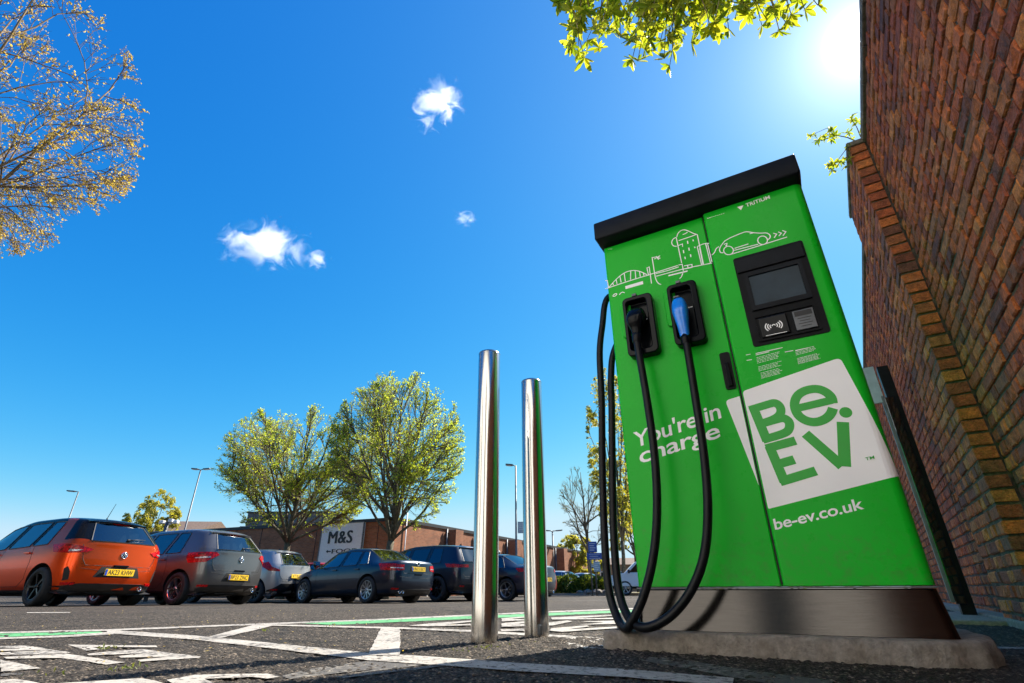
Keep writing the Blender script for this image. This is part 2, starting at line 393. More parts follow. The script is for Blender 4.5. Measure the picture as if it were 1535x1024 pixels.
def text_geo(s, size=1.0, bold=0.0, spacing=1.0, res=3):
    """returns verts2D, faces of a text string, baseline at 0"""
    cu = bpy.data.curves.new('t', 'FONT'); cu.body = s; cu.size = size; cu.offset = bold
    cu.space_character = spacing; cu.resolution_u = res; cu.fill_mode = 'BOTH' if False else 'FRONT'
    o = bpy.data.objects.new('t', cu); COL.objects.link(o)
    dg = bpy.context.evaluated_depsgraph_get(); me = bpy.data.meshes.new_from_object(o.evaluated_get(dg))
    vs = [tuple(v.co) for v in me.vertices]; fs = [tuple(p.vertices) for p in me.polygons]
    bpy.data.objects.remove(o); bpy.data.curves.remove(cu); bpy.data.meshes.remove(me)
    return vs, fs
def text_fit(mb, s, O, X, Z, width, height=None, capratio=0.729, bold=0.0, mi=0, spacing=1.0, N=None, off=0.0, heavy=0.0):
    """text from point O along X (baseline), up Z, total width; height = cap height"""
    vs, fs = text_geo(s, 1.0, bold, spacing)
    if not vs: return
    x0 = min(v[0] for v in vs); x1 = max(v[0] for v in vs)
    hv = text_geo('H', 1.0, bold)[0]; capratio = max(v[1] for v in hv)-min(v[1] for v in hv)
    sx = width/(x1-x0); sz = sx if height is None else height/capratio
    O, X, Z = Vector(O), Vector(X), Vector(Z)
    N = Vector(N) if N is not None else X.cross(Z)
    for k, hx in enumerate((0, -heavy, heavy) if heavy else (0,)):
        mb.add([O + X*((v[0]-x0)*sx+hx) + Z*(v[1]*sz) + N*(off+k*.002) for v in vs], fs, mi)
def gz(y):
    """height of the tarmac: level near the camera, falling gently beyond"""
    if y < 8: return 0.0
    if y < 16: return -0.0165*(y-8)
    return -0.132
# ================================================================== THE GROUND
def grid_mesh(name, X, Y, Z, mat, kind='structure', smooth=True):
    r, c = X.shape
    me = bpy.data.meshes.new(name)
    co = np.stack([X, Y, Z], -1).reshape(-1, 3).astype(np.float32)
    idx = np.arange(r*c).reshape(r, c)
    q = np.stack([idx[:-1, :-1], idx[:-1, 1:], idx[1:, 1:], idx[1:, :-1]], -1).reshape(-1, 4)
    me.vertices.add(len(co)); me.vertices.foreach_set('co', co.ravel())
    me.loops.add(q.size); me.loops.foreach_set('vertex_index', q.ravel().astype(np.int32))
    me.polygons.add(len(q)); me.polygons.foreach_set('loop_start', np.arange(0, q.size, 4, dtype=np.int32))
    me.polygons.foreach_set('loop_total', np.full(len(q), 4, dtype=np.int32))
    me.polygons.foreach_set('use_smooth', np.full(len(q), smooth))
    me.materials.append(mat); me.update(calc_edges=True); me.validate()
    o = link(name, me); o['kind'] = kind
    return o
ys = np.concatenate([[-60, -20, -6, -2, 0], np.arange(1, 8.1, 1), np.arange(9, 17, 1.0), [20, 26, 40, 70, 120, 250, 700, 2500]])
xs = np.concatenate([[-2500, -600, -150, -60, -30], np.arange(-20, 21, 2.0), [30, 60, 150, 600, 2500]])
Xg, Yg = np.meshgrid(xs, ys)
Zg = np.vectorize(gz)(Yg)
grid_mesh('ground', Xg, Yg, Zg-0.0, MAT['asphalt'])

rng = np.random.default_rng(3)
def smooth2(a, k):
    for ax in (0, 1):
        s = a.copy()
        for i in range(1, k+1): s += np.roll(a, i, ax)+np.roll(a, -i, ax)
        a = s/(2*k+1)
    return a
nr, ncol = 430, 760
yy = 1.25*(7.2/1.25)**np.linspace(0, 1, nr)
tt = np.linspace(-1.02, 0.98, ncol)
Yn = np.repeat(yy[:, None], ncol, 1); Xn = tt[None, :]*Yn*0.98
base = rng.random((nr, ncol))
h1 = smooth2(base, 1); h1 = (h1-h1.mean())/h1.std()
h2 = smooth2(rng.random((nr, ncol)), 6); h2 = (h2-h2.mean())/h2.std()
Zn = 0.004 + 0.0014*np.clip(h1, -2.0, 2.4) + 0.0007*h2
# broken, raised tarmac round the bollard feet
for bx, by, br, bh in ((0.0, 2.5, 0.42, 0.012), (0.35, 2.4, 0.5, 0.008)):
    d = np.exp(-(((Xn-bx)**2+(Yn-by)**2)/br**2)*2); Zn += d*bh*(0.6+0.25*h1.clip(-2, 2)*0.6)
edge = np.minimum(1, (7.2-Yn)/1.2); Zn = Zn*edge - 0.004*(1-edge)
grid_mesh('road_surface', Xn, Yn, Zn, MAT['asphalt'])

# painted markings: each outline lies on the ground
def marking(name, polys, mat, label=None, cat=None, z=0.0068, jit=0.003):
    """polys: lists of points in photograph pixels, laid onto the level ground"""
    mb = MB()
    rr = random.Random(len(polys)+int(polys[0][0][0]))
    for k, poly in enumerate(polys):
        pts = []
        n = len(poly)
        for i in range(n):
            a = atZ(*poly[i], z+k*0.0004); b = atZ(*poly[(i+1) % n], z+k*0.0004)
            m = max(1, min(40, int((b-a).length/0.06)))
            for j in range(m):
                p = a.lerp(b, j/m)
                pts.append((p.x+rr.uniform(-jit, jit), p.y+rr.uniform(-jit, jit), p.z))
        mb.add(pts, [tuple(range(len(pts)))])
        if False: pass
    o = mb.build(name, mat)
    # faces must look up
    me = o.data
    bm = bmesh.new(); bm.from_mesh(me)
    for f in bm.faces:
        if f.normal.z < 0: f.normal_flip()
    bmesh.ops.triangulate(bm, faces=bm.faces[:]); bm.to_mesh(me); bm.free()
    o['kind'] = 'structure'
    return o
def band(p, q, w0, w1):
    """a line on the photo from p to q whose vertical thickness goes w0 -> w1"""
    return [(p[0], p[1]-w0/2), (q[0], q[1]-w1/2), (q[0], q[1]+w1/2), (p[0], p[1]+w0/2)]
def pband(pts):
    return [(u, v-w/2) for u, v, w in pts]+[(u, v+w/2) for u, v, w in reversed(pts)]
marking('bay_line', [
    pband([(-60, 950, 2.2), (0, 948.2, 2.2), (160, 944.5, 2.4), (400, 935.2, 2.2), (560, 929, 2), (707, 922.2, 2), (830, 917, 2), (960, 912, 2)]),
    pband([(-60, 958.5, 2.6), (0, 956.8, 2.6), (100, 953.5, 2.8), (170, 948.8, 4)]),
    pband([(160, 946.5, 5), (290, 955.5, 6.2), (400, 967, 8), (552, 984, 11), (660, 991, 12), (780, 1000, 12), (940, 1009, 12), (1100, 1022, 12)]),
    [(298, 958), (322, 958.8), (408, 938), (385, 935.6)],
    pband([(395, 936.5, 2), (600, 941.5, 2.6), (706, 945.8, 3), (780, 950.2, 3.4), (860, 955, 3.6), (935, 960, 4)]),
    [(571, 941.5), (600, 942.5), (600, 982), (551, 982)],
    [(828, 953), (846, 952), (905, 964), (882, 966)],
    [(840, 962), (880, 966), (935, 968), (935, 972), (870, 972)],
], MAT['white_line'])
marking('green_line', [[(-60, 951.5), (0, 949.8), (150, 946.6), (158, 948.6), (100, 951.2), (0, 955), (-60, 956.5)],
                       [(440, 933.6), (505, 930.4), (707, 923.6), (830, 918.6), (960, 913.8), (960, 917), (830, 922.5), (707, 927.6), (600, 932.2), (502, 936.8)]], MAT['green_line'], z=0.0062)
marking('bay_lettering', [
    [(0, 968.5), (38, 967.5), (106, 978.2), (60, 980.8), (0, 981.5), (0, 978), (58, 975.5), (60, 974.5), (0, 976), (0, 973), (30, 972.4), (28, 971.6), (0, 971.8)],
    [(8, 984.8), (98, 979.5), (186, 992.6), (160, 996), (90, 986), (10, 987.3)],
    [(102, 966.4), (235, 967.6), (235, 970.2), (140, 970), (151, 973), (130, 975.4)],
    [(129, 980), (180, 975.2), (215, 973.4), (301, 984.2), (300, 986), (208, 991.8), (206, 989), (254, 984.3), (182, 985.6), (177, 983.4), (218, 979), (131, 982.6)],
    [(0, 988.5), (62, 1001.6), (0, 1007), (0, 1002.4), (10, 1001.2), (0, 1000)],
    [(90, 1024), (212, 1016.5), (244, 1024), (240, 1030), (90, 1030)],
    [(252, 1019), (292, 1011.6), (400, 1009.4), (418, 1014), (400, 1017.5), (378, 1014.6), (308, 1017.2), (330, 1030), (262, 1030)],
    [(0, 1019), (22, 1017.4), (60, 1024), (60, 1030), (0, 1030)],
    [(650, 934), (706, 930), (708, 931.8), (668, 936), (706, 935.4), (706, 937.4), (640, 938.8), (612, 937.6)],
    [(752, 934.4), (800, 929.8), (812, 931), (770, 935.6), (812, 934.4), (850, 930), (858, 931.4), (830, 937.4), (752, 939.6)],
    [(826, 941.8), (880, 937.2), (884, 939), (850, 943.4), (925, 939.2), (925, 941.6), (842, 947.2), (824, 945.4)],
    [(826, 925.6), (925, 921.2), (925, 923), (862, 926.6), (925, 926), (925, 928), (828, 928.6)],
    [(872, 931.6), (925, 930), (925, 935.4), (868, 936.2), (905, 933.4)],
    [(752, 926.6), (786, 924.2), (786, 925.8), (764, 927.8), (786, 928), (786, 930), (752, 931.4)],
    [(750, 943.6), (786, 942.4), (786, 945.6), (752, 946.4)],
], MAT['white_line'], z=0.0062, jit=0.004)
marking('worn_patch', [[(425, 1012.5), (470, 1002), (580, 987.5), (655, 991), (640, 996), (520, 1011), (560, 1003), (440, 1017)],
                       [(500, 1014), (662, 995.5), (668, 997.5), (520, 1016)],
                       [(0, 1010), (30, 1008), (34, 1011), (0, 1014)]], MAT['old_line'], z=0.0056, jit=0.008)
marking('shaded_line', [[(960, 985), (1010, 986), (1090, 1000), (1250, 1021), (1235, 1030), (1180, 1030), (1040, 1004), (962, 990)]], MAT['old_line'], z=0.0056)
marking('lane_line', [band((1420, 969), (1600, 973), 2.5, 3), band((40, 918.5), (105, 918.0), 1.2, 1.0)], MAT['white_line'])

# bay lines of the parking rows far across the tarmac
def far_marking(segs):
    mb = MB()
    for (x0, y0, x1, y1, w) in segs:
        d = Vector((x1-x0, y1-y0, 0)).normalized(); n = Vector((-d.y, d.x, 0))*w/2
        L = math.hypot(x1-x0, y1-y0); k = max(1, int(L/1.0)); vs = []
        for i in range(k+1):
            x = x0+(x1-x0)*i/k; y = y0+(y1-y0)*i/k
            vs += [(x+n.x, y+n.y, gz(y+n.y)+0.005), (x-n.x, y-n.y, gz(y-n.y)+0.005)]
        mb.add(vs, [(2*i, 2*i+1, 2*i+3, 2*i+2) for i in range(k)])
    o = mb.build('parking_line', MAT['white_line']); o['kind'] = 'structure'
    bm = bmesh.new(); bm.from_mesh(o.data)
    for f in bm.faces:
        if f.normal.z < 0: f.normal_flip()
    bm.to_mesh(o.data); bm.free()
segs = []
for i in range(9):
    cx, cy = -8.6+2.3*i*0.62+i*0.9, 12.2+i*0.62*1.9
    segs.append((cx, cy, cx-2.6, cy+1.3, 0.1))
far_marking(segs)

# loose stones and grit
def stones(name, n, region, smin, smax, mat):
    rr = random.Random(5); mb = MB()
    for _ in range(n):
        x, y = region(rr); s = rr.uniform(smin, smax)**1.0
        a = rr.uniform(0, PI); h = s*rr.uniform(.4, .8)
        vs = []
        for z, f in ((-.3, .8), (.45, 1.0), (1.0, .45)):
            for k in range(5):
                t = a+2*PI*k/5+rr.uniform(-.3, .3); q = s*f*rr.uniform(.7, 1.15)
                vs.append((x+q*math.cos(t)*.8, y+q*math.sin(t), 0.006+h*z))
        fs = [(i*5+j, i*5+(j+1) % 5, (i+1)*5+(j+1) % 5, (i+1)*5+j) for i in range(2) for j in range(5)]+[(10, 11, 12, 13, 14)]
        mb.add(vs, fs)
    return tag(mb.build(name, mat), kind='stuff', label='loose grit and small stones scattered over the tarmac', cat='gravel')
def reg(rr):
    k = rr.random()
    if k < .35: y = rr.uniform(1.4, 3.2); return rr.uniform(-.95, .8)*y, y
    if k < .8: return rr.gauss(0.12, .28), rr.gauss(2.5, .12)
    y = rr.uniform(3, 7); return rr.uniform(-.95, .4)*y, y
MAT['grit'] = simple('grit', (0.13, 0.11, 0.085), 0.9, var=0.5, vscale=30)
stones('grit', 1100, reg, 0.002, 0.0065, MAT['grit'])

# ================================================================== THE BRICK WALL
w_dir = ray(1296, 878); w_dir.z = 0; w_dir.normalize()
w_nrm = Vector((w_dir.y, -w_dir.x, 0))
WALL_ROT = math.atan2(w_dir.y, w_dir.x)
W0 = w_nrm*0.782
WALL_TOP = 3.15
wall = thing('brick_wall', 'tall old red brick wall rising beside the green charger', 'wall', (W0.x, W0.y, 0), WALL_ROT)
def brick_mesh(L, D, H, seed):
    H = .0595
    rr = random.Random(seed); j = 0.0035; c = 0.005
    def q(a): return a+rr.uniform(-j, j)
    vs = [(0, -D, 0), (L, -D, 0), (L, -D, H), (0, -D, H)]
    vs += [(q(0), -c, q(0)), (q(L), -c, q(0)), (q(L), -c, q(H)), (q(0), -c, q(H))]
    vs += [(q(c*1.3), rr.uniform(-.002, .002), q(c*1.2)), (q(L-c*1.3), rr.uniform(-.002, .002), q(c*1.2)), (q(L-c*1.3), rr.uniform(-.002, .002), q(H-c*1.2)), (q(c*1.3), rr.uniform(-.002, .002), q(H-c*1.2))]
    if rr.random() < .4:
        k = rr.randrange(8, 12); vs[k] = (vs[k][0]+(.012 if k in (8, 11) else -.012), vs[k][1]-.006, vs[k][2]+(.008 if k < 10 else -.008))
    fs = [(8, 9, 10, 11), (4, 5, 9, 8), (5, 6, 10, 9), (6, 7, 11, 10), (7, 4, 8, 11), (0, 1, 5, 4), (1, 2, 6, 5), (2, 3, 7, 6), (3, 0, 4, 7)]
    # outward normals (face looks to +y)
    fs = [f[::-1] for f in fs]
    return vs, fs
variants = {}
def variant(kind, k):
    if (kind, k) not in variants:
        L = {'s': .215, 'h': .084, 'c': .1025}[kind]
        vs, fs = brick_mesh(L, .10 if kind != 'h' else .05, .0655, hash((kind == 's', k)) % 1000+k)
        me = bpy.data.meshes.new('brick'); me.from_pydata(vs, [], fs); me.materials.append(MAT['brick']); me.update()
        variants[(kind, k)] = (me, vs, fs)
    return variants[(kind, k)]
rr = random.Random(11)
bricks = []   # (score, kind, k, x, y, z, rot)
def course_fill(x0, x1, z, i, yo, header):
    L = .1025 if header else .215; kind = 'h' if header else 's'
    x = x0 + (0 if i % 2 == 0 else -(.084+.013)/2)
    while x < x1-.02:
        header = rr.random() < (.95 if i % 5 else .7); L = .084 if header else .215; kind = 'h' if header else 's'
        if x+L > x0+.02:
            ok = x >= x0-.001 and x+L <= x1+.001
            bricks.append([0, kind, rr.randrange(8), max(x, x0-0.0) if ok else x, yo+rr.uniform(-.003, .003), z+rr.uniform(-.0025, .0025), rr.uniform(-.02, .02), rr.uniform(-.012, .012), x0, x1])
        x += L+.013
nco = int(WALL_TOP/.075)
for i in range(nco):
    z = .006+i*.075
    hd = (i % 4 == 2)
    course_fill(-2.0, 3.645, z, i, 0.0, hd)
    course_fill(4.61, 14.0, z, i, 0.0, hd)
    # the pier: stretcher / header pairs so that its near return shows one header per course
    if i % 2 == 0: lay = [('c', .1145*k) for k in range(8)]
    else: lay = [('s', 0), ('c', .2275), ('s', .342), ('c', .5695), ('s', .684)]
    for kd, dxo in lay:
        bricks.append([0, kd, rr.randrange(8), 3.65+dxo, .11+rr.uniform(-.003, .003), z+rr.uniform(-.002, .002), rr.uniform(-.006, .006), rr.uniform(-.008, .008), 0, 0])
    # the corbelled foot of the wall
MW = Matrix.Translation((W0.x, W0.y, 0)) @ Matrix.Rotation(WALL_ROT, 4, 'Z')
def screen(p):
    q = p-Vector((0, 0, EYE)); d = q.dot(fwd)
    if d < .1: return None
    return 767.5+FPX*q.dot(rt)/d, 512-FPX*q.dot(up)/d, d
for b in bricks:
    s = screen(MW @ Vector((b[3]+.1, b[4], b[5])))
    if s and -20 < s[0] < 1555 and -20 < s[1] < 1044: b[0] = 1/s[2]*(1.0 if b[1] == 's' else .7)
bricks.sort(key=lambda b: -b[0])
mass = MB(); nobj = 0
for b in bricks:
    me, vs, fs = variant(b[1], b[2])
    cut = b[9] != b[8] and (b[3] < b[8]-.001 or b[3]+(.215 if b[1] == 's' else .084) > b[9]+.001)
    mt = Matrix.Translation((b[3], b[4], b[5])) @ Matrix.Rotation(b[6], 4, 'Y') @ Matrix.Rotation(b[7], 4, 'Z')
    if nobj < 300 and b[0] > 0 and not cut:
        o = link('brick', me, wall); o.matrix_local = mt; nobj += 1
    else:
        pts = [mt @ Vector(p) for p in vs]
        if cut: pts = [Vector((min(max(p.x, b[8]), b[9]), p.y, p.z)) for p in pts]
        mass.add(pts, fs)
tag(mass.build('brickwork', MAT['brick'], wall), kind='stuff')
core = MB()
core.box((0.825, -.17, WALL_TOP/2), (5.65, .32, WALL_TOP-.01)); core.box((9.3, -.17, WALL_TOP/2), (9.4, .32, WALL_TOP-.012))
core.box((4.13, -.114, WALL_TOP/2), (.93, .43, WALL_TOP-.014))
core.build('mortar', MAT['mortar'], wall)
# weathered coping of the pier and of the wall
cp = MB()
cp.rbox((4.125, .0, WALL_TOP+.022), (.96, .235, .04), .008); cp.build('pier_cap', MAT['stone'], wall)
cp = MB(); x = -2.0; rr = random.Random(4)
while x < 14:
    if not (3.5 < x < 4.6):
        cp.rbox((x+.15, -.16, WALL_TOP+.035+rr.uniform(-.003, .003)), (.292, .352, .06), .006)
    x += .3
tag(cp.build('coping_stone', MAT['stone'], wall), kind='stuff')
# stained concrete footing at the wall's foot
ft = MB(); ft.rbox((7, .05, .02), (10, .14, .05), .012); ft.rbox((5.2, .30, .012), (1.5, .36, .035), .01)
ft.build('footing', MAT['concrete'], wall)

# information totem standing between the wall and the charger
def wl(al, la, z=0):
    return MW @ Vector((al, la, z))
p = wl(5.35, .19)
totem = thing('information_post', 'tall black information post leaning its glass panel along the brick wall', 'sign post', (p.x, p.y, 0), WALL_ROT)
mb = MB(); mb.rbox((0, -.01, 1.0), (.10, .085, 2.0), .006); mb.build('post', MAT['black_plastic'], totem)
mb = MB(); mb.rbox((-.03, .062, .92), (.04, .03, 1.62), .004); mb.build('trim_strip', MAT['galv'], totem)
mb = MB(); mb.rbox((-.08, .02, .9), (.008, .07, 1.6), .003); mb.build('glass_panel', MAT['dark_glass'], totem)
mb = MB(); mb.rbox((-.04, .105, 1.84), (.02, .10, .34), .004); mb.build('sign_panel', MAT['sign_grey'], totem)
mb = MB(); mb.rbox((0, 0, .012), (.3, .3, .024), .004); mb.build('base_plate', MAT['galv'], totem)

# ================================================================== THE CHARGER
CH_O = Vector((.4985, 2.2453, 0)); CH_ROT = R(-30)
ex_ = Vector((math.cos(CH_ROT), math.sin(CH_ROT), 0)); ey_ = Vector((-math.sin(CH_ROT), math.cos(CH_ROT), 0))
CW, CZ0, CZ1, SEAM = .963, .213, 1.88, .523
def FL(u, v, yl=0.0):
    """point of the charger's own frame where the sight line of a photo pixel meets its plane y = yl"""
    d = ray(u, v); e = Vector((0, 0, EYE))
    t = ((CH_O-e).dot(ey_)+yl)/d.dot(ey_); q = e+d*t-CH_O
    return Vector((q.dot(ex_), yl, q.z))
ch = thing('charging_station', 'large bright green car charging station with black roof on a steel plinth', 'car charger', CH_O, CH_ROT)
DEP = .55
def rounded_panel(x0, x1, z0, z1, y0, y1, rl, rr_, seg=8):
    """a door whose vertical edges are rounded back; y0 front, y1 back"""
    pts = [(x0, y1)]
    if rl > 0:
        for k in range(seg+1):
            a = PI+PI/2*k/seg; pts.append((x0+rl+rl*math.cos(a), y0+rl+rl*math.sin(a)))
    else: pts.append((x0, y0))
    if rr_ > 0:
        for k in range(seg+1):
            a = 1.5*PI+PI/2*k/seg; pts.append((x1-rr_+rr_*math.cos(a), y0+rr_+rr_*math.sin(a)))
    else: pts.append((x1, y0))
    pts.append((x1, y1))
    mb = MB(); n = len(pts)
    vs = [(x, y, z0) for x, y in pts]+[(x, y, z1) for x, y in pts]
    mb.add(vs, [(i, i+1, n+i+1, n+i) for i in range(n-1)], 0, True)
    mb.add(vs, [tuple(range(n))[::-1], tuple(range(n, 2*n)), (n-1, 0, n, 2*n-1)])
    return mb
def autosmooth(o, ang=35):
    me = o.data; bm = bmesh.new(); bm.from_mesh(me); bmesh.ops.remove_doubles(bm, verts=bm.verts[:], dist=1e-6)
    for f in bm.faces: f.smooth = True
    for e in bm.edges:
        e.smooth = not (len(e.link_faces) != 2 or e.calc_face_angle(0) > R(ang))
    bm.to_mesh(me); bm.free(); return o
mb = MB(); mb.box((CW/2, .03+DEP/2, (CZ0+CZ1)/2), (CW-.012, DEP, CZ1-CZ0-.004)); mb.build('cabinet', MAT['green'], ch)
autosmooth(rounded_panel(0, SEAM-.003, CZ0+.004, CZ1-.006, 0.006, .05, .012, .006).build('left_door', MAT['green'], ch))
autosmooth(rounded_panel(SEAM+.004, CW, CZ0+.004, CZ1, -.008, .06, .012, .035).build('right_door', MAT['green'], ch))
mb = MB(); mb.box((SEAM, .022, (CZ0+CZ1)/2), (.012, .02, CZ1-CZ0-.02)); mb.build('door_seal', MAT['seal'], ch)
# roof: a black cap with a sloping nose, overhanging the doors
def hull(name, pts, mat, bev, parent):
    bm = bmesh.new()
    for q in pts: bm.verts.new(q)
    bmesh.ops.convex_hull(bm, input=bm.verts[:])
    bmesh.ops.dissolve_limit(bm, angle_limit=R(2), verts=bm.verts[:], edges=bm.edges[:])
    if bev: bmesh.ops.bevel(bm, geom=bm.edges[:], offset=bev, segments=3, affect='EDGES', profile=.5)
    bmesh.ops.recalc_face_normals(bm, faces=bm.faces[:])
    me = bpy.data.meshes.new(name); bm.to_mesh(me); bm.free(); me.materials.append(mat)
    for p in me.polygons: p.use_smooth = False
    return link(name, me, parent)
rf = []
for x, s in ((-.02, 1), (.968, -1)):
    for (y, z) in ((-.072, 1.893), (-.07, 2.005), (.58, 2.03), (.60, 1.93), (.57, 1.884), (-.02, 1.884)):
        rf.append((x+(0.012*s if z < 1.89 else 0), y, z))
o = hull('roof', rf, MAT['roof_black'], .009, ch); autosmooth(o, 30)
# plinth of stainless steel, wider at the foot, with a pale lip on top
def frustum(z0, z1, a0, a1, rad=.03, seg=6):
    def ring(x0, x1, y0, y1, z):
        out = []
        for cx, cy, st in ((x0+rad, y0+rad, PI), (x1-rad, y0+rad, 1.5*PI), (x1-rad, y1-rad, 0), (x0+rad, y1-rad, .5*PI)):
            for k in range(seg+1):
                a = st+PI/2*k/seg; out.append((cx+rad*math.cos(a), cy+rad*math.sin(a), z))
        return out
    A, B = ring(*a0, z0), ring(*a1, z1); n = len(A); mb = MB()
    mb.add(A+B, [(i, (i+1) % n, n+(i+1) % n, n+i) for i in range(n)], 0, True)
    mb.add(A+B, [tuple(range(n))[::-1], tuple(range(n, 2*n))])
    return mb
SLAB = .072
autosmooth(frustum(SLAB, CZ0-.006, (-.012, CW+.012, -.052, .62), (0.003, CW-.002, -.012, .58)).build('plinth', MAT['plinth'], ch))
mb = MB(); mb.rbox((CW/2, .282, CZ0-.002), (CW-.004, .606, .005), .001); mb.build('plinth_lip', MAT['galv'], ch)

# --- printed artwork
def local_stroke(mb, pts, w, mi=0, closed=False):
    """flat ribbon of width w along 3-D points that lie in one plane y = const"""
    n = len(pts)
    if closed: pts = pts+[pts[0], pts[1]]
    L, Rr = [], []
    m = len(pts)
    for i in range(m):
        if i == 0: t = pts[1]-pts[0]
        elif i == m-1: t = pts[-1]-pts[-2]
        else: t = (pts[i]-pts[i-1]).normalized()+(pts[i+1]-pts[i]).normalized()
        t.y = 0
        if t.length < 1e-9: t = Vector((1, 0, 0))
        t.normalize(); nn = Vector((-t.z, 0, t.x)); k = 1.0
        if 0 < i < m-1:
            t1 = (pts[i+1]-pts[i]); t1.y = 0; t1.normalize(); c = abs(t.dot(t1)); k = min(1.5, 1/max(c, .5))
        L.append(pts[i]+nn*w/2*k); Rr.append(pts[i]-nn*w/2*k)
    if closed: L[-1] = L[1]; Rr[-1] = Rr[1]; L = L[1:]; Rr = Rr[1:]; m -= 1
    vs = L+Rr
    mb.add(vs, [(m+i, m+i+1, i+1, i) for i in range(m-1)], mi)
def smoothpts(p, it=2, closed=False):
    p = [Vector(q) for q in p]
    for _ in range(it):
        q = [] if closed else [p[0]]
        n = len(p)
        for i in range(n if closed else n-1):
            a, b = p[i], p[(i+1) % n]
            q += [a.lerp(b, .25), a.lerp(b, .75)]
        if not closed: q.append(p[-1])
        p = q
    return p
YL, YR = .006, -.008      # planes of the left and the right door
def crop(x0, y0, s):
    return lambda pts: [(x0+a/s, y0+b/s) for a, b in pts]
_layer = [0]
def art(mb, pts, w, side='L', curve=0, closed=False):
    _layer[0] += 1
    y = (YL if side == 'L' else YR)
    P3 = [FL(u, v, y) for u, v in pts]
    if curve: P3 = smoothpts(P3, curve, closed)
    off = -.0008-(_layer[0] % 40)*.00004
    for q in P3: q.y = y+off
    local_stroke(mb, P3, w, 0, closed)
A = crop(890, 330, 6.825)
mb = MB(); w = .0044
for pts, cv in [([(118, 705), (250, 660), (420, 605), (570, 560), (640, 535), (860, 465)], 0), ([(640, 575), (900, 505), (1010, 480), (1212, 440)], 0),
          ([(155, 690), (215, 620), (300, 545), (380, 515), (450, 518), (510, 540), (545, 560)], 2), ([(118, 620), (140, 618), (152, 690)], 0),
          ([(560, 560), (545, 490), (568, 480), (592, 650)], 0), ([(598, 380), (625, 560), (640, 620), (665, 652), (690, 660)], 1), ([(598, 385), (640, 378)], 0),
          ([(620, 400), (680, 365)], 0), ([(640, 370), (665, 405)], 0), ([(650, 385), (682, 392)], 0), ([(635, 548), (750, 520), (870, 480)], 0),
          ([(868, 462), (905, 452), (918, 520)], 0), ([(912, 545), (900, 580), (880, 600)], 1),
          ([(925, 470), (1005, 455), (1008, 485), (940, 500)], 0), ([(960, 465), (968, 495)], 0),
          ([(845, 180), (900, 440)], 0), ([(1060, 150), (1125, 460)], 0), ([(850, 175), (860, 140), (890, 108), (930, 98), (980, 118), (1020, 138), (1060, 150)], 2),
          ([(870, 212), (1000, 168), (1045, 150)], 0), ([(845, 178), (810, 195), (795, 235), (815, 268), (850, 270)], 2), ([(868, 262), (908, 245), (910, 275)], 0), ([(912, 150), (940, 140), (960, 125)], 1),
          ([(1060, 275), (1105, 462)], 0), ([(1060, 272), (1110, 250), (1145, 240)], 1), ([(1145, 240), (1195, 440)], 0), ([(1165, 240), (1210, 430)], 0), ([(1145, 240), (1200, 240)], 0), ([(1085, 290), (1118, 455)], 0)]:
    art(mb, A(pts), w, 'L', cv)
for a, b in [((195, 640), (202, 668)), ((230, 605), (240, 655)), ((268, 570), (282, 640)), ((312, 540), (325, 630)), ((380, 518), (378, 612)), ((425, 518), (432, 598)), ((470, 528), (478, 582)), ((510, 545), (516, 572))]:
    art(mb, A([a, b]), w)
for x, y, d in [(962, 230, 30), (1018, 210, 18), (920, 325, 32), (975, 298, 30), (935, 388, 24), (992, 365, 28), (1034, 280, 14)]:
    art(mb, A([(x-2, y-d/2), (x+3, y+d/2)]), .0052)
art(mb, A([(325, 692), (505, 640)]), .018); art(mb, A([(765, 570), (960, 522)]), .007)
art(mb, A([(195, 775), (215, 755), (240, 752), (228, 775), (205, 783), (195, 775)]), w, 'L', 1); art(mb, A([(262, 765), (290, 735), (318, 745)]), w, 'L', 1)
art(mb, A([(148, 300), (190, 296)]), .002)
mb.build('skyline_drawing', MAT['white_vinyl'], ch)
B = crop(1050, 270, 6.825)
mb = MB()
for pts, cv in [([(115, 770), (145, 745), (160, 700), (190, 682)], 2), ([(235, 745), (205, 745), (192, 710), (215, 665), (262, 610), (440, 535), (480, 528), (540, 540), (620, 545), (680, 540), (712, 562), (716, 590), (690, 612)], 1),
          ([(340, 722), (590, 658)], 0), ([(350, 700), (490, 655)], 0), ([(300, 765), (620, 668), (886, 584)], 0), ([(240, 660), (272, 648), (268, 672), (255, 675)], 0),
          ([(505, 552), (550, 538)], 0), ([(745, 545), (780, 555), (755, 592)], 0), ([(795, 532), (828, 545), (802, 575)], 0), ([(838, 518), (874, 530), (845, 572)], 0)]:
    art(mb, B(pts), w, 'R', cv)
for cx, cy in ((288, 722), (636, 618)):
    art(mb, B([(cx+50*math.cos(a), cy+44*math.sin(a)) for a in [2*PI*k/14 for k in range(14)]]), w, 'R', 0, True)
mb.build('car_drawing', MAT['white_vinyl'], ch)

def txt(mb, s, p0, p1, cap_px, side, bold=.008, spacing=.95, w=None):
    y = (YL if side == 'L' else YR)-.0012
    a, b = FL(*p0, y), FL(*p1, y); X = (b-a); X.y = 0; wd = X.length; X.normalize()
    Z = Vector((-X.z, 0, X.x)); Z = Vector((0, 0, 1))
    c = FL(p0[0]+cap_px[0], p0[1]+cap_px[1], y)
    text_fit(mb, s, a, X, Z, wd, abs((c-a).z), bold=bold, spacing=spacing, N=(0, -1, 0))
mb = MB()
txt(mb, 'TRITIUM', (1118.5, 310.5), (1154.5, 297.5), (-1.5, -5), 'R', .02, 1.0)
tp = [FL(*q, YR-.0012) for q in B([(375, 275), (440, 258), (415, 308)])]
mb.build('maker_name', MAT['white_vinyl'], ch); mb = MB(); mb.add(tp, [(0, 2, 1)]); mb.build('maker_emblem', MAT['white_vinyl'], ch); mb = MB()
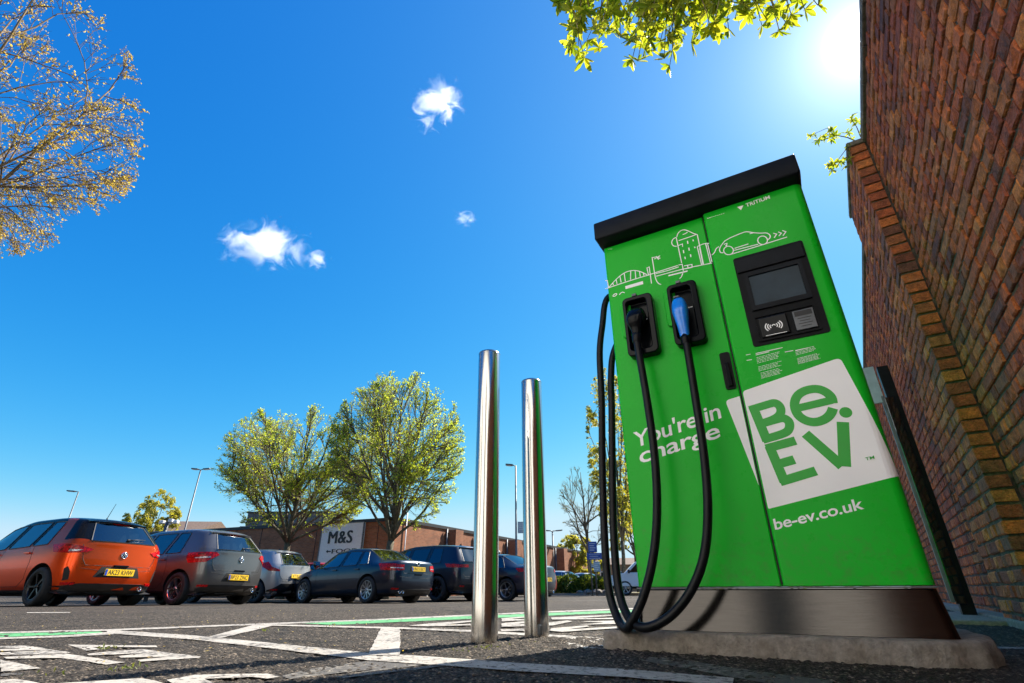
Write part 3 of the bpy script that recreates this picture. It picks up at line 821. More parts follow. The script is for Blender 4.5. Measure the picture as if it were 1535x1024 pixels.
for k in range(9): art(mb, B([(70+k*20, 395-k*6), (84+k*20, 390-k*6)]), .0035 if k < 2 else .0018, 'R')
tag(mb.build('rating_print', MAT['white_vinyl'], ch), kind='stuff')
mb = MB()
txt(mb, "You're in", (951.5, 671.5), (1081.5, 626), (-2.8, -23), 'L', .012, .96)
mb.build('slogan_line', MAT['white_vinyl'], ch); mb = MB()
txt(mb, "charge", (959.5, 695.0), (1080.5, 655), (-2.8, -23), 'L', .012, .96)
mb.build('slogan_line', MAT['white_vinyl'], ch)
mb = MB(); txt(mb, "be-ev.co.uk", (1162, 794.3), (1296, 762.3), (-3, -16.5), 'R', .016, .97)
mb.build('web_address', MAT['white_vinyl'], ch)
# the white card with the company name
G6 = crop(1080, 530, 3.659)
def roundpoly(pts, rads, seg=5):
    out = []; n = len(pts)
    for i in range(n):
        p, a, b = pts[i], pts[i-1], pts[(i+1) % n]; r = rads[i]
        if r <= 0: out.append(p); continue
        u = (a-p).normalized(); v = (b-p).normalized()
        for k in range(seg+1):
            t = k/seg; out.append((p+u*r)*(1-t)**2+p*2*t*(1-t)+(p+v*r)*t*t)
    return out
mb = MB()
pl = [FL(*q, YL-.0006) for q in G6([(28, 262), (112, 236), (112, 236), (236, 790)])]
seamx = SEAM-.006
tl, bl = FL(*G6([(26, 258)])[0], YL-.0006), FL(*G6([(252, 830)])[0], YL-.0006)
tr = FL(*G6([(128, 230)])[0], YL-.0006); tr.x = seamx
k = (seamx-tl.x)/(bl.x-tl.x); bot = tl.lerp(bl, min(k, 1)); bot.x = seamx
poly = roundpoly([tl, tr, bot], [.018, 0, 0]); mb.add(poly, [tuple(range(len(poly)))[::-1]])
q = [FL(*c, YR-.0006) for c in G6([(128, 206), (656, 22), (985, 600), (998, 664), (272, 852)])]
q[0].x = SEAM+.010; q[4].x = SEAM+.010
XE = CW-.035
def on(p_, q_, x_): return p_.lerp(q_, (x_-p_.x)/(q_.x-p_.x))
TR_, BR_, BL_ = q[1], FL(*G6([(1003, 664)])[0], YR-.0006), q[4].copy()
TRe, BRe = on(TR_, BR_, XE), on(BL_, BR_, XE)
poly = roundpoly([q[0], TR_, TRe, BRe, q[4]], [.014, .02, 0, 0, .006]); mb.add(poly, [tuple(range(len(poly)))[::-1]])
rows = []
for s_ in range(6):
    a = 1.5*PI+PI/2*s_/5; x = XE+.0356*math.cos(a); y = -.008+.035+.0356*math.sin(a)
    xs_ = XE+.035*(PI/2*s_/5); f = min(1, (xs_-XE)/(BR_.x-XE))
    rows.append(((x, y, BRe.z+(BR_.z-BRe.z)*f), (x, y, TRe.z+(BR_.z-TRe.z)*f)))
vs = [p for r_ in rows for p in r_]; mb.add(vs, [(2*i, 2*i+2, 2*i+3, 2*i+1) for i in range(5)])
o = mb.build('name_card', MAT['white_vinyl'], ch)
def art2(mb, pts, w, curve=0, closed=False):
    P3 = [FL(u, v, YR) for u, v in G6(pts)]
    if curve: P3 = smoothpts(P3, curve, closed)
    _layer[0] += 1
    for q_ in P3: q_.y = YR-.0009-(_layer[0] % 40)*.00002
    local_stroke(mb, P3, w, 0, closed)
mb = MB(); sw = .0345
art2(mb, [(178, 292), (256, 480)], sw)
art2(mb, [(160, 310), (262, 279), (300, 268), (330, 292), (333, 330), (300, 360), (215, 388)], sw*.92, 3)
art2(mb, [(205, 392), (305, 362), (350, 352), (382, 378), (376, 425), (330, 446), (232, 474)], sw*.92, 3)
art2(mb, [(425, 300), (612, 256)], sw*.85)
art2(mb, [(616, 274), (610, 240), (578, 210), (530, 192), (470, 200), (420, 228), (402, 280), (420, 335), (462, 368), (520, 380), (575, 362), (606, 332), (617, 300)], sw*.95, 2)
cc = FL(*G6([(687, 323)])[0], YR-.0012); mb.add([cc]+[cc+Vector((.0205*math.cos(2*PI*k/20), 0, .0205*math.sin(2*PI*k/20))) for k in range(20)], [(0, 1+k, 1+(k+1) % 20) for k in range(20)])
art2(mb, [(268, 508), (352, 706)], sw)
art2(mb, [(250, 522), (412, 478)], sw*.95); art2(mb, [(300, 612), (406, 582)], sw*.95); art2(mb, [(326, 704), (524, 644)], sw*.95)
art2(mb, [(466, 440), (668, 618)], sw*1.02); art2(mb, [(671, 376), (682, 620)], sw*1.12)
o = mb.build('name_lettering', MAT['green_print'], ch)
mb = MB(); y = YR-.0035
a, b = FL(*G6([(797, 588)])[0], y), FL(*G6([(846, 576)])[0], y)
text_fit(mb, 'TM', a, (b-a).normalized(), (0, 0, 1), (b-a).length, .011, bold=.01); mb.build('trade_mark', MAT['green_print'], ch)
# instructions in small print below the screen
mb = MB(); C4 = crop(1080, 350, 4.45)
rr = random.Random(9)
for (x0, x1, y0, y1, n) in [(240, 410, 822, 860, 5), (252, 410, 884, 912, 4), (268, 414, 925, 960, 5), (512, 672, 828, 865, 6), (500, 640, 778, 805, 4)]:
    for k in range(n):
        yv = y0+(y1-y0)*k/(n-1); x = x0+k*1.2; xe = x1-rr.uniform(0, 30)
        while x < xe:
            l = rr.uniform(8, 26); sl_ = -.26
            art(mb, C4([(x, yv+(x-x0)*sl_+8), (min(x+l, xe), yv+(min(x+l, xe)-x0)*sl_+8)]), .0017, 'R'); x += l+4
for pts in [[(235, 802), (415, 762)], [(235, 812), (325, 790)], [(170, 812), (200, 806)], [(175, 848), (210, 842)], [(430, 792), (485, 782)], [(500, 782), (585, 764)]]:
    art(mb, C4(pts), .003, 'R')
tag(mb.build('instructions', MAT['white_vinyl'], ch), kind='stuff')

# --- the two holsters
def face_prism(mb, pts2, y0, y1, mi=0):
    """pts2: (x,z) outline, from y0 (front) to y1 (back)"""
    n = len(pts2); vs = [(x, y0, z) for x, z in pts2]+[(x, y1, z) for x, z in pts2]
    mb.add(vs, [tuple(range(n)), tuple(range(n, 2*n))[::-1]]+[(i, n+i, n+(i+1) % n, (i+1) % n) for i in range(n)], mi)
def rrect(x0, x1, z0, z1, r, seg=5):
    out = []
    for cx, cz, st in ((x0+r, z0+r, PI), (x1-r, z0+r, 1.5*PI), (x1-r, z1-r, 0), (x0+r, z1-r, .5*PI)):
        for k in range(seg+1):
            a = st+PI/2*k/seg; out.append((cx+r*math.cos(a), cz+r*math.sin(a)))
    return out
def ring_prism(mb, outer, inner, y0, y1, y_in, mi=0):
    """picture-frame: outer & inner outlines with same count; front at y0, outer side back to y1, inner side back to y_in"""
    n = len(outer)
    vs = [(x, y0, z) for x, z in outer]+[(x, y0, z) for x, z in inner]+[(x, y1, z) for x, z in outer]+[(x, y_in, z) for x, z in inner]
    fs = []
    for i in range(n):
        j = (i+1) % n
        fs += [(i, j, n+j, n+i), (j, i, 2*n+i, 2*n+j), (n+i, n+j, 3*n+j, 3*n+i)]
    fs.append(tuple(range(3*n, 4*n)))
    mb.add(vs, fs, mi)
def holster(x0, x1, z0, z1):
    hb = MB(); o_ = rrect(x0, x1, z0, z1, .024); i_ = rrect(x0+.018, x1-.03, z0+.03, z1-.022, .016)
    ring_prism(hb, o_, i_, -.048, .004, -.004)
    ob = hb.build('holster', MAT['gloss_black'], ch, recalc=True); autosmooth(ob, 30)
    md = ob.modifiers.new('b', 'BEVEL'); md.width = .006; md.segments = 3; md.limit_method = 'ANGLE'; md.angle_limit = R(50)
    hb = MB(); hb.lathe([(0, .012), (.008, .012), (.009, 0)], 12, 0, 'Y', ((x0+x1)/2-.01, -.04, z1+.002)); hb.rbox(((x0+x1)/2-.01, -.035, z1+.006), (.022, .03, .014), .003)
    hb.build('lock_pin', MAT['galv'], ob)
    hb = MB(); hb.box(((x0+x1)/2+.02, -.0035, z1-.12), (.02, .004, .004)); hb.build('holster_print', MAT['white_paint'], ob)
    # pale green moulded skirt showing on the left
    hb = MB(); face_prism(hb, rrect(x0-.026, x0+.03, z0+.12, z1-.004, .02), -.012, .006)
    s_ = hb.build('holster_skirt', MAT['green'], ch, recalc=True)
    md = s_.modifiers.new('b', 'BEVEL'); md.width = .006; md.segments = 3; md.limit_method = 'ANGLE'
    return ob
def holst(us):
    P_ = [FL(u, v, -.045) for u, v in us]; return P_
h1 = [FL(u, v, -.048) for u, v in [(932, 447), (976, 438), (988, 525), (941, 536)]]
h2 = [FL(u, v, -.048) for u, v in [(998, 428), (1042, 418), (1059, 507), (1012, 520)]]
x = lambda h: (min((h[0].x+h[3].x)/2, h[0].x), (h[1].x+h[2].x)/2, (h[2].z+h[3].z)/2, (h[0].z+h[1].z)/2)
H1, H2 = x(h1), x(h2)
holster(*H1); holster(*H2)
HDEBUG = (H1, H2)
def body_loft(mb, secs, mi=0, n=12):
    """secs: (centre, half-width x, half-depth y, up dir) ellipses stacked"""
    vs = []
    for c, a, b in secs:
        for k in range(n):
            t = 2*PI*k/n; ct, st = math.cos(t), math.sin(t)
            vs.append((c[0]+a*math.copysign(abs(ct)**.7, ct), c[1]+b*math.copysign(abs(st)**.7, st), c[2]))
    m = len(secs)
    fs = [(i*n+k, i*n+(k+1) % n, (i+1)*n+(k+1) % n, (i+1)*n+k) for i in range(m-1) for k in range(n)]
    mb.add(vs, fs, mi, True); mb.add(vs, [tuple(range(n))[::-1], tuple(range((m-1)*n, m*n))], mi)
def cable_pts(ctrl, n=70):
    P_ = [Vector(p) for p in ctrl]; P_ = [P_[0]*2-P_[1]]+P_+[P_[-1]*2-P_[-2]]; out = []
    m = len(P_)-3
    for s_ in range(m):
        for k in range(n//m):
            t = k/(n//m); a, b, c, d = P_[s_:s_+4]
            out.append(.5*((2*b)+(c-a)*t+(2*a-5*b+4*c-d)*t*t+(3*b-a-3*c+d)*t**3))
    out.append(P_[-2]); return out
def plug(name, top, bot, mat, ring_mat, blue):
    """gun-shaped connector from its head to where the cable leaves"""
    pb = MB(); T, Bm = Vector(top), Vector(bot); k = 9; secs = []
    prof = [(0, .017, .020, 0), (.06, .030, .036, 0), (.25, .036, .042, -.004), (.45, .034, .038, -.010), (.65, .027, .031, -.004), (.82, .023, .026, .0), (1, .020, .021, 0)] if blue else \
           [(0, .012, .02, .010), (.08, .032, .036, .006), (.28, .046, .045, -.002), (.5, .047, .045, -.008), (.68, .036, .036, -.004), (.84, .024, .026, 0), (1, .021, .021, 0)]
    for t, a, b, oy in prof: c = T.lerp(Bm, t); secs.append(((c.x, c.y+oy, c.z), a, b))
    body_loft(pb, secs, n=20); o_ = pb.build('plug_body', mat, ch); 
    md = o_.modifiers.new('s', 'SUBSURF'); md.levels = 1; md.render_levels = 2
    pb = MB(); d = (Bm-T).normalized(); pb.tube([Bm-d*.006, Bm+d*.012, Bm+d*.035, Bm+d*.05], [.022, .023, .021, .017], 16); pb.build('cable_boot', ring_mat, ch)
    return Bm+d*.045
b1t, b1b = FL(954, 462, -.06), FL(954.5, 502, -.075)
b2t, b2b = FL(1017, 449, -.06), FL(1027, 505, -.08)
e1 = plug('p', b1t, b1b, MAT['gloss_black'], MAT['rubber'], False)
e2 = plug('p', b2t, b2b, MAT['blue_plastic'], MAT['gloss_black'], True)
mb = MB(); c = b2t.lerp(b2b, .02); mb.rbox((c.x-.004, c.y-.02, c.z+.006), (.026, .02, .008), .002); mb.build('plug_latch', MAT['galv'], ch)
c1 = [e1-Vector((0, .0, -.02)), FL(957, 525, -.085), FL(970, 600, -.10), FL(981, 680, -.115), FL(985, 760, -.125), FL(980, 830, -.13), FL(966, 890, -.135), FL(948, 930, -.135), FL(938, 942, -.12), FL(925, 925, -.08), FL(912, 880, -.04), FL(906, 800, 0.0), FL(903, 700, .03), FL(902, 600, .05), FL(899, 530, .06), FL(903, 488, .07), FL(910, 448, .09), Vector((.05, .14, 1.66))]
c2 = [e2-Vector((0, .0, -.02)), FL(1031, 525, -.09), FL(1043, 600, -.105), FL(1055, 680, -.12), FL(1061, 760, -.135), FL(1056, 830, -.14), FL(1036, 885, -.145), FL(1003, 925, -.15), FL(966, 941, -.15), FL(942, 925, -.10), FL(927, 880, -.05), FL(920, 800, .0), FL(918, 700, .03), FL(917, 610, .06), FL(916, 565, .08), FL(921, 525, .10), Vector((.06, .17, 1.5))]
for cpt in (c1, c2):
    mb = MB(); mb.tube(cable_pts(cpt, 130), .0165, 14); mb.build('cable', MAT['rubber'], ch)

# --- screen unit
s_ = [FL(u, v, YR-.002) for u, v in [(1099, 391), (1202, 362), (1245, 497), (1131, 523)]]
X0, X1, Z0, Z1 = .612, .898, 1.126, 1.577
mb = MB(); face_prism(mb, rrect(X0, X1, Z0, Z1, .012), YR-.004, YR+.002); u_ = mb.build('screen_unit', MAT['black_plastic'], ch, recalc=True)
q = lambda x_, y_: FL(*C4([(x_, y_)])[0], YR-.006)
mb = MB(); a, b = q(120, 245), q(500, 150); mb.rbox(((X0+X1)/2, YR-.008, 1.527), (X1-X0-.012, .012, .072), .004); mb.build('sun_visor', MAT['roof_black'], u_)
mb = MB(); o_ = rrect(.640, .872, 1.29, 1.482, .006); i_ = rrect(.656, .856, 1.312, 1.462, .003); ring_prism(mb, o_, i_, YR-.013, YR-.003, YR-.0045)
mb.build('screen_bezel', MAT['roof_black'], u_, recalc=True)
mb = MB(); mb.box((.756, YR-.0055, 1.387), (.198, .002, .148)); mb.build('display', MAT['screen'], u_)
mb = MB(); o_ = rrect(.636, .872, 1.142, 1.262, .006); i_ = rrect(.644, .864, 1.15, 1.254, .004); ring_prism(mb, o_, i_, YR-.011, YR-.003, YR-.0045)
mb.build('reader_frame', MAT['black_plastic'], u_, recalc=True)
mb = MB(); mb.rbox((.708, YR-.011, 1.2), (.108, .014, .092), .005); rd = mb.build('card_reader', MAT['gloss_black'], u_)
# contactless symbol
mb = MB(); cx, cz, yy_ = .706, 1.196, YR-.0195
for r_, sg in ((.014, 1), (.023, 1), (.032, 1), (.014, -1), (.023, -1), (.032, -1)):
    pts = [Vector((cx+sg*(r_*math.cos(t)), yy_, cz+r_*.8*math.sin(t))) for t in [R(-42)+R(84)*k/8 for k in range(9)]]
    local_stroke(mb, pts, .0042)
for r_ in (.006,): local_stroke(mb, [Vector((cx+r_*math.cos(t), yy_, cz+r_*math.sin(t))) for t in [PI*k/8 for k in range(9)]], .004)
local_stroke(mb, [Vector((.668, yy_, 1.158)), Vector((.748, yy_, 1.158))], .0025)
mb.build('contactless_symbol', MAT['white_vinyl'], u_)
mb = MB(); mb.rbox((.822, YR-.009, 1.2), (.076, .01, .088), .002); mb.build('label_plate', MAT['galv'], u_)
mb = MB(); mb.box((.822, YR-.0145, 1.228), (.064, .002, .022), 0)
for k in range(4): mb.box((.822, YR-.0145, 1.206-k*.012), (.05-.012*(k % 2), .001, .003), 0)
mb.build('label_print', MAT['ink'], u_)
# --- door handle
hq = [FL(u, v, YL-.012) for u, v in [(1079, 531), (1093, 528), (1102, 579), (1088, 583)]]
hx, hz = sum(p.x for p in hq)/4, sum(p.z for p in hq)/4; hh = abs(hq[0].z-hq[3].z)
mb = MB(); face_prism(mb, rrect(hx-.021, hx+.021, hz-hh/2-.004, hz+hh/2+.004, .01), YL-.010, YL+.001); hd = mb.build('door_handle', MAT['black_plastic'], ch, recalc=True)
mb = MB(); mb.rbox((hx+.002, YL-.016, hz-.022), (.022, .014, hh*.66), .005); mb.build('handle_lever', MAT['gloss_black'], hd)

# --- the concrete kerb slab the charger stands on
sl_ = thing('concrete_slab', 'rough pale concrete slab with rounded ends under the charging station', 'concrete base', CH_O, CH_ROT)
out = [(-.115, -.10), (.93, -.10), (1.01, -.05), (1.06, .06), (1.08, .25), (1.06, .64), (.98, .72), (-.08, .72), (-.125, .6)]
pp = []
for i in range(len(out)):
    a, b = Vector(out[i]), Vector(out[(i+1) % len(out)]); m = max(1, int((b-a).length/.018))
    for j in range(m): pp.append(a.lerp(b, j/m))
pp = pp+[]; n = len(pp); cen = Vector((.5, .3)); rr = random.Random(8); mb = MB(); vs = []
prof = [(0.008, -.02), (0.009, .008), (.008, .024), (.006, .042), (.003, .056), (-.004, .066), (-.016, SLAB-.002), (-.09, SLAB-.0005)]
for off, z in prof:
    for i, p_ in enumerate(pp):
        d = (p_-cen).normalized(); t = pp[(i+1) % n]-pp[i-1]; nn = Vector((t.y, -t.x)).normalized()
        wv = .006*math.sin(i*.5)+.004*math.sin(i*1.3+1)+rr.uniform(-.004, .004)
        q2 = p_+nn*(off+wv*(1 if off > -.03 else .3)); vs.append((q2.x, q2.y, z+rr.uniform(-.0025, .0015)*(1 if z < SLAB-.005 else .3)))
fs = [(k*n+i, k*n+(i+1) % n, (k+1)*n+(i+1) % n, (k+1)*n+i) for k in range(len(prof)-1) for i in range(n)]
mb.add(vs, fs, 0, True); mb.add(vs, [tuple((len(prof)-1)*n+i for i in range(n))])
o = mb.build('slab', MAT['concrete'], sl_)

# ================================================================== THE BOLLARDS
def bollard(base_px, top_px, Y, label, rad=.057):
    b = atY(base_px[0], base_px[1], Y); t = atY(top_px[0], top_px[1], Y)
    r_ = thing('steel_bollard', label, 'bollard', (b.x, b.y, 0), 0, 'steel bollards guarding the charging station')
    H = t.z
    mb = MB(); mb.lathe([(rad+.0, -.03), (rad, .02), (rad, H-.012), (rad-.003, H-.004), (rad-.01, H)], 64)
    mb.build('tube', MAT['bollard'], r_)
    mb = MB(); mb.lathe([(0, H+.002), (rad-.014, H+.001), (rad-.009, H-.004)], 40); mb.build('cap', MAT['bollard'], r_)
    mb = MB(); mb.lathe([(rad+.0005, H-.0125), (rad+.001, H-.0115), (rad+.0005, H-.0105)], 48); mb.build('weld_seam', MAT['galv'], r_)
    return r_
bo1 = bollard((726, 966), (732.5, 529), 2.46, 'taller steel bollard standing on the left of the pair')
bo2 = bollard((805, 960), (798.5, 571), 2.68, 'shorter steel bollard standing nearer the charging station')
mb = MB(); mb.tube([(0.012, -.0575, .02), (.012, -.0605, .025), (.012, -.0605, .06), (.012, -.0575, .065)], .006, 8); mb.rbox((.012, -.058, .045), (.022, .006, .04), .002); mb.build('bracket', MAT['galv'], bo2)

# unseen pale building added behind the camera to bounce sun onto the charger front
pb = thing('bounce_building', 'pale building added behind the camera as bounce light, mirrored in the steel bollards', 'building', CH_O+ey_*-5.7+ex_*-2, CH_ROT)
mb = MB(); mb.box((0, -2, 3.5), (17, 4, 7.0)); mb.build('wall', MAT['bounce_wall'], pb)
for sx in (-12.5, 12.5): mb = MB(); mb.box((sx, -2.1, 3.2), (8, 4, 6.4)); mb.build('wing', MAT['bark'], pb)  # dark side blocks added so the bollards reflect dark bands
mb = MB(); mb.box((0, -2, 7.08), (17.4, 4.4, .16)); mb.build('roof', MAT['roof_black'], pb)
for x, w_ in ((-6.2, 1.5), (-2.2, .9), (1.9, .9), (5.6, 1.8)):  # dark window strips added to the facade for contrast in the steel reflections
    mb = MB(); mb.rbox((x, .01, 3.0), (w_, .08, 5.2), .02); wn = mb.build('window', MAT['gloss_black'], pb)
    mb = MB(); mb.box((x, .055, 3.0), (w_-.14, .01, 5.0)); mb.build('pane', MAT['screen'], wn)
# ================================================================== CARS
def apply_mods(ob):
    dg = bpy.context.evaluated_depsgraph_get(); dg.update()
    me = bpy.data.meshes.new_from_object(ob.evaluated_get(dg), preserve_all_data_layers=True, depsgraph=dg)
    return me
def lerp(a, b, t): return a+(b-a)*t
NC = 8                     # columns across the roof and the end caps
def body_mesh(S):
    """one closed skin; S = list of stations, rear to front:
    dict(x, xt, w, wt, zb, zt, lo, win) - belt x, top x, half widths, belt and top heights, bottom height"""
    bm = bmesh.new(); cr = bm.edges.layers.float.new('crease_edge')
    def side(s):
        w, wt, zb, zt = s['w'], s['wt'], s['zb'], s['zt']; lo = s.get('lo', .17); x, xt = s['x'], s['xt']
        ex = s.get('end', 0)          # +1 rear end, -1 front end: bulge of the bumper
        def X(t, z):                   # pull of the nose/tail profile for the lower rows
            return x+ex*{0: .14, 1: .05, 2: -.03, 3: -.02, 4: .0}[t]
        rows = [(X(0, 0), w*.90, lo), (X(1, 0), w*.985, lo+.07), (X(2, 0), w*1.03, lo+.24), (X(3, 0), w*1.055, (lo+zb)/2+.10),
                (X(4, 0), w*1.035, zb-.11), (x, w, zb), (lerp(x, xt, .9), lerp(w, wt, .86), lerp(zb, zt, .86)), (xt, wt, zt)]
        return rows
    G = []
    for s in S:
        r_ = side(s); L = [bm.verts.new((x, y, z)) for x, y, z in r_]
        x, y, z = r_[-1]; crn = s.get('crown', .035)
        top = [bm.verts.new((x+s.get('bow', 0)*(1-(2*c/NC-1)**2), y*(1-2*c/NC), z+crn*(1-(2*c/NC-1)**2))) for c in range(1, NC)]
        Rr = [bm.verts.new((x, -y, z)) for x, y, z in reversed(r_)]
        b = [bm.verts.new((r_[0][0], -r_[0][1]*(1-2*c/NC), r_[0][2])) for c in range(1, NC)]
        G.append(L+top+Rr+b)
    n = len(G[0]); nrow = 8
    for i in range(len(G)-1):
        A, B_ = G[i], G[i+1]; s = S[i]
        for k in range(n):
            f = bm.faces.new((A[k], A[(k+1) % n], B_[(k+1) % n], B_[k]))
            mi = 0
            right = k >= nrow+NC-1
            row = k if k < nrow-1 else (2*nrow+NC-3-k if right and k < 2*nrow+NC-2 else None)
            if row == 5 and s.get('win'): mi = 1
            if row == 6 and s.get('win'): mi = s.get('pil', 5)
            if row == 5 and s.get('pillar'): mi = s['pillar']
            if row == 6 and s.get('pillar'): mi = s.get('pil', 5)
            if row == 0: mi = 4
            if nrow-1 <= k < nrow+NC-1: mi = s.get('top', 0)
            if k >= 2*nrow+NC-2: mi = 4
            f.material_index = mi; f.smooth = True
    for gi, st in ((0, S[0]), (-1, S[-1])):
        g = G[gi]; L = g[:nrow]; Rr = g[nrow+NC-1:2*nrow+NC-1][::-1]; T = g[nrow:nrow+NC-1]
        Bt = g[2*nrow+NC-1:][::-1]
        sgn = -1 if gi == 0 else 1
        rows = [[L[0]]+Bt+[Rr[0]]]
        for j in range(1, nrow-1):
            a, b = L[j].co, Rr[j].co
            bl = st.get('bulge', .10)*(1 if j < 6 else .6)
            rows.append([L[j]]+[bm.verts.new((a.x+sgn*bl*(1-abs(2*c/NC-1)**2.6), a.y*(1-2*c/NC), a.z+(.02*(1-(2*c/NC-1)**2) if j == 6 else 0))) for c in range(1, NC)]+[Rr[j]])
        rows.append([L[-1]]+T+[Rr[-1]])
        for c in range(1, NC): T[c-1].co.x += sgn*st.get('bulge', .10)*.6*(1-abs(2*c/NC-1)**2.6)
        for j in range(nrow-1):
            for c in range(NC):
                q = (rows[j][c], rows[j][c+1], rows[j+1][c+1], rows[j+1][c])
                f = bm.faces.new(q if gi == 0 else q[::-1]); f.smooth = True; mi = 0
                if j == 0: mi = 4
                if gi == 0 and st.get('glass') and j == 5 and 0 < c < NC-1: mi = 2
                if gi == 0 and st.get('glass') and (j == 6): mi = 5
                if gi == 0 and st.get('glass') and j == 5 and c in (0, NC-1): mi = st.get('cpil', 5)
                f.material_index = mi
    bmesh.ops.recalc_face_normals(bm, faces=bm.faces[:])
    for e in bm.edges:
        ms = {f.material_index for f in e.link_faces}
        if len(ms) > 1 and ms & {1, 2, 3}: e[cr] = .92
        if len(ms) > 1 and ms & {4}: e[cr] = .3
    vc = bm.verts.layers.float.new('crease_vert')
    for v in bm.verts:
        ms = {f.material_index for f in v.link_faces}
        if ms & {1, 2} and len(ms) > 1: v[vc] = .8
    return bm

def shapes():
    H = dict
    hatch = [H(x=.11, xt=.44, w=.765, wt=.54, zb=1.0, zt=1.375, end=1, glass=True, top=5, pillar=5, bulge=.17, crown=.035),
             H(x=.36, xt=.68, w=.835, wt=.578, zb=.975, zt=1.41, top=5, pillar=0),
             H(x=.78, xt=.86, w=.86, wt=.612, zb=.945, zt=1.428, top=5, win=True),
             H(x=1.25, xt=1.16, w=.865, wt=.622, zb=.93, zt=1.435, top=5, pillar=5),
             H(x=1.31, xt=1.22, w=.866, wt=.623, zb=.928, zt=1.436, top=5, win=True),
             H(x=2.02, xt=1.92, w=.868, wt=.625, zb=.905, zt=1.43, top=5, pillar=5),
             H(x=2.10, xt=2.0, w=.868, wt=.624, zb=.903, zt=1.427, top=5, win=True),
             H(x=2.80, xt=2.50, w=.862, wt=.60, zb=.885, zt=1.375, top=3, win=True, pil=0, bow=.06),
             H(x=3.22, xt=3.20, w=.845, wt=.70, zb=.875, zt=.905, top=0, bow=.10),
             H(x=3.62, xt=3.60, w=.81, wt=.66, zb=.81, zt=.85),
             H(x=3.92, xt=3.90, w=.75, wt=.58, zb=.70, zt=.74, lo=.2, end=-1, bulge=.16)]
    sedan = [H(x=.08, xt=.10, w=.76, wt=.66, zb=.98, zt=1.03, end=1, bulge=.12, crown=.02),
             H(x=.40, xt=.42, w=.84, wt=.66, zb=.985, zt=1.05, top=0),
             H(x=.68, xt=.70, w=.865, wt=.62, zb=.975, zt=1.055, top=2, crown=.03),
             H(x=1.02, xt=1.35, w=.88, wt=.56, zb=.965, zt=1.375, top=0, win=True, pil=0),
             H(x=1.42, xt=1.52, w=.882, wt=.575, zb=.955, zt=1.40, top=0, pillar=5, pil=0),
             H(x=1.48, xt=1.58, w=.883, wt=.58, zb=.953, zt=1.405, top=0, win=True, pil=0),
             H(x=2.16, xt=2.10, w=.885, wt=.595, zb=.935, zt=1.425, top=0, pillar=5, pil=0),
             H(x=2.24, xt=2.18, w=.885, wt=.595, zb=.933, zt=1.424, top=0, win=True, pil=0),
             H(x=2.95, xt=2.72, w=.88, wt=.57, zb=.915, zt=1.365, top=3, win=True, pil=0, bow=.05),
             H(x=3.42, xt=3.42, w=.865, wt=.70, zb=.90, zt=.925, top=0, bow=.1),
             H(x=4.0, xt=4.0, w=.84, wt=.66, zb=.84, zt=.875),
             H(x=4.5, xt=4.48, w=.74, wt=.56, zb=.70, zt=.74, lo=.19, end=-1, bulge=.18)]
    suv = [H(x=.12, xt=.42, w=.84, wt=.63, zb=1.13, zt=1.60, end=1, glass=True, top=5, pillar=5, bulge=.13, lo=.24),
           H(x=.42, xt=.62, w=.90, wt=.65, zb=1.11, zt=1.625, top=5, pillar=0, lo=.24),
           H(x=.80, xt=.88, w=.925, wt=.665, zb=1.10, zt=1.645, top=5, win=True, lo=.24),
           H(x=1.38, xt=1.30, w=.935, wt=.675, zb=1.085, zt=1.665, top=5, pillar=5, lo=.24),
           H(x=1.46, xt=1.38, w=.935, wt=.676, zb=1.083, zt=1.666, top=5, win=True, lo=.24),
           H(x=2.28, xt=2.20, w=.94, wt=.68, zb=1.06, zt=1.66, top=5, pillar=5, lo=.24),
           H(x=2.36, xt=2.28, w=.94, wt=.68, zb=1.058, zt=1.657, top=5, win=True, lo=.24),
           H(x=3.15, xt=2.85, w=.93, wt=.65, zb=1.035, zt=1.58, top=3, win=True, pil=0, bow=.05, lo=.24),
           H(x=3.6, xt=3.6, w=.91, wt=.74, zb=1.02, zt=1.05, top=0, bow=.1, lo=.24),
           H(x=4.2, xt=4.2, w=.88, wt=.7, zb=.95, zt=.99, lo=.24),
           H(x=4.62, xt=4.6, w=.80, wt=.62, zb=.80, zt=.85, lo=.26, end=-1, bulge=.18)]
    return dict(hatch=(hatch, .64, 3.18, .315, 4.05), sedan=(sedan, .96, 3.76, .33, 4.62), suv=(suv, .90, 3.75, .37, 4.72))
SHAPES = shapes()

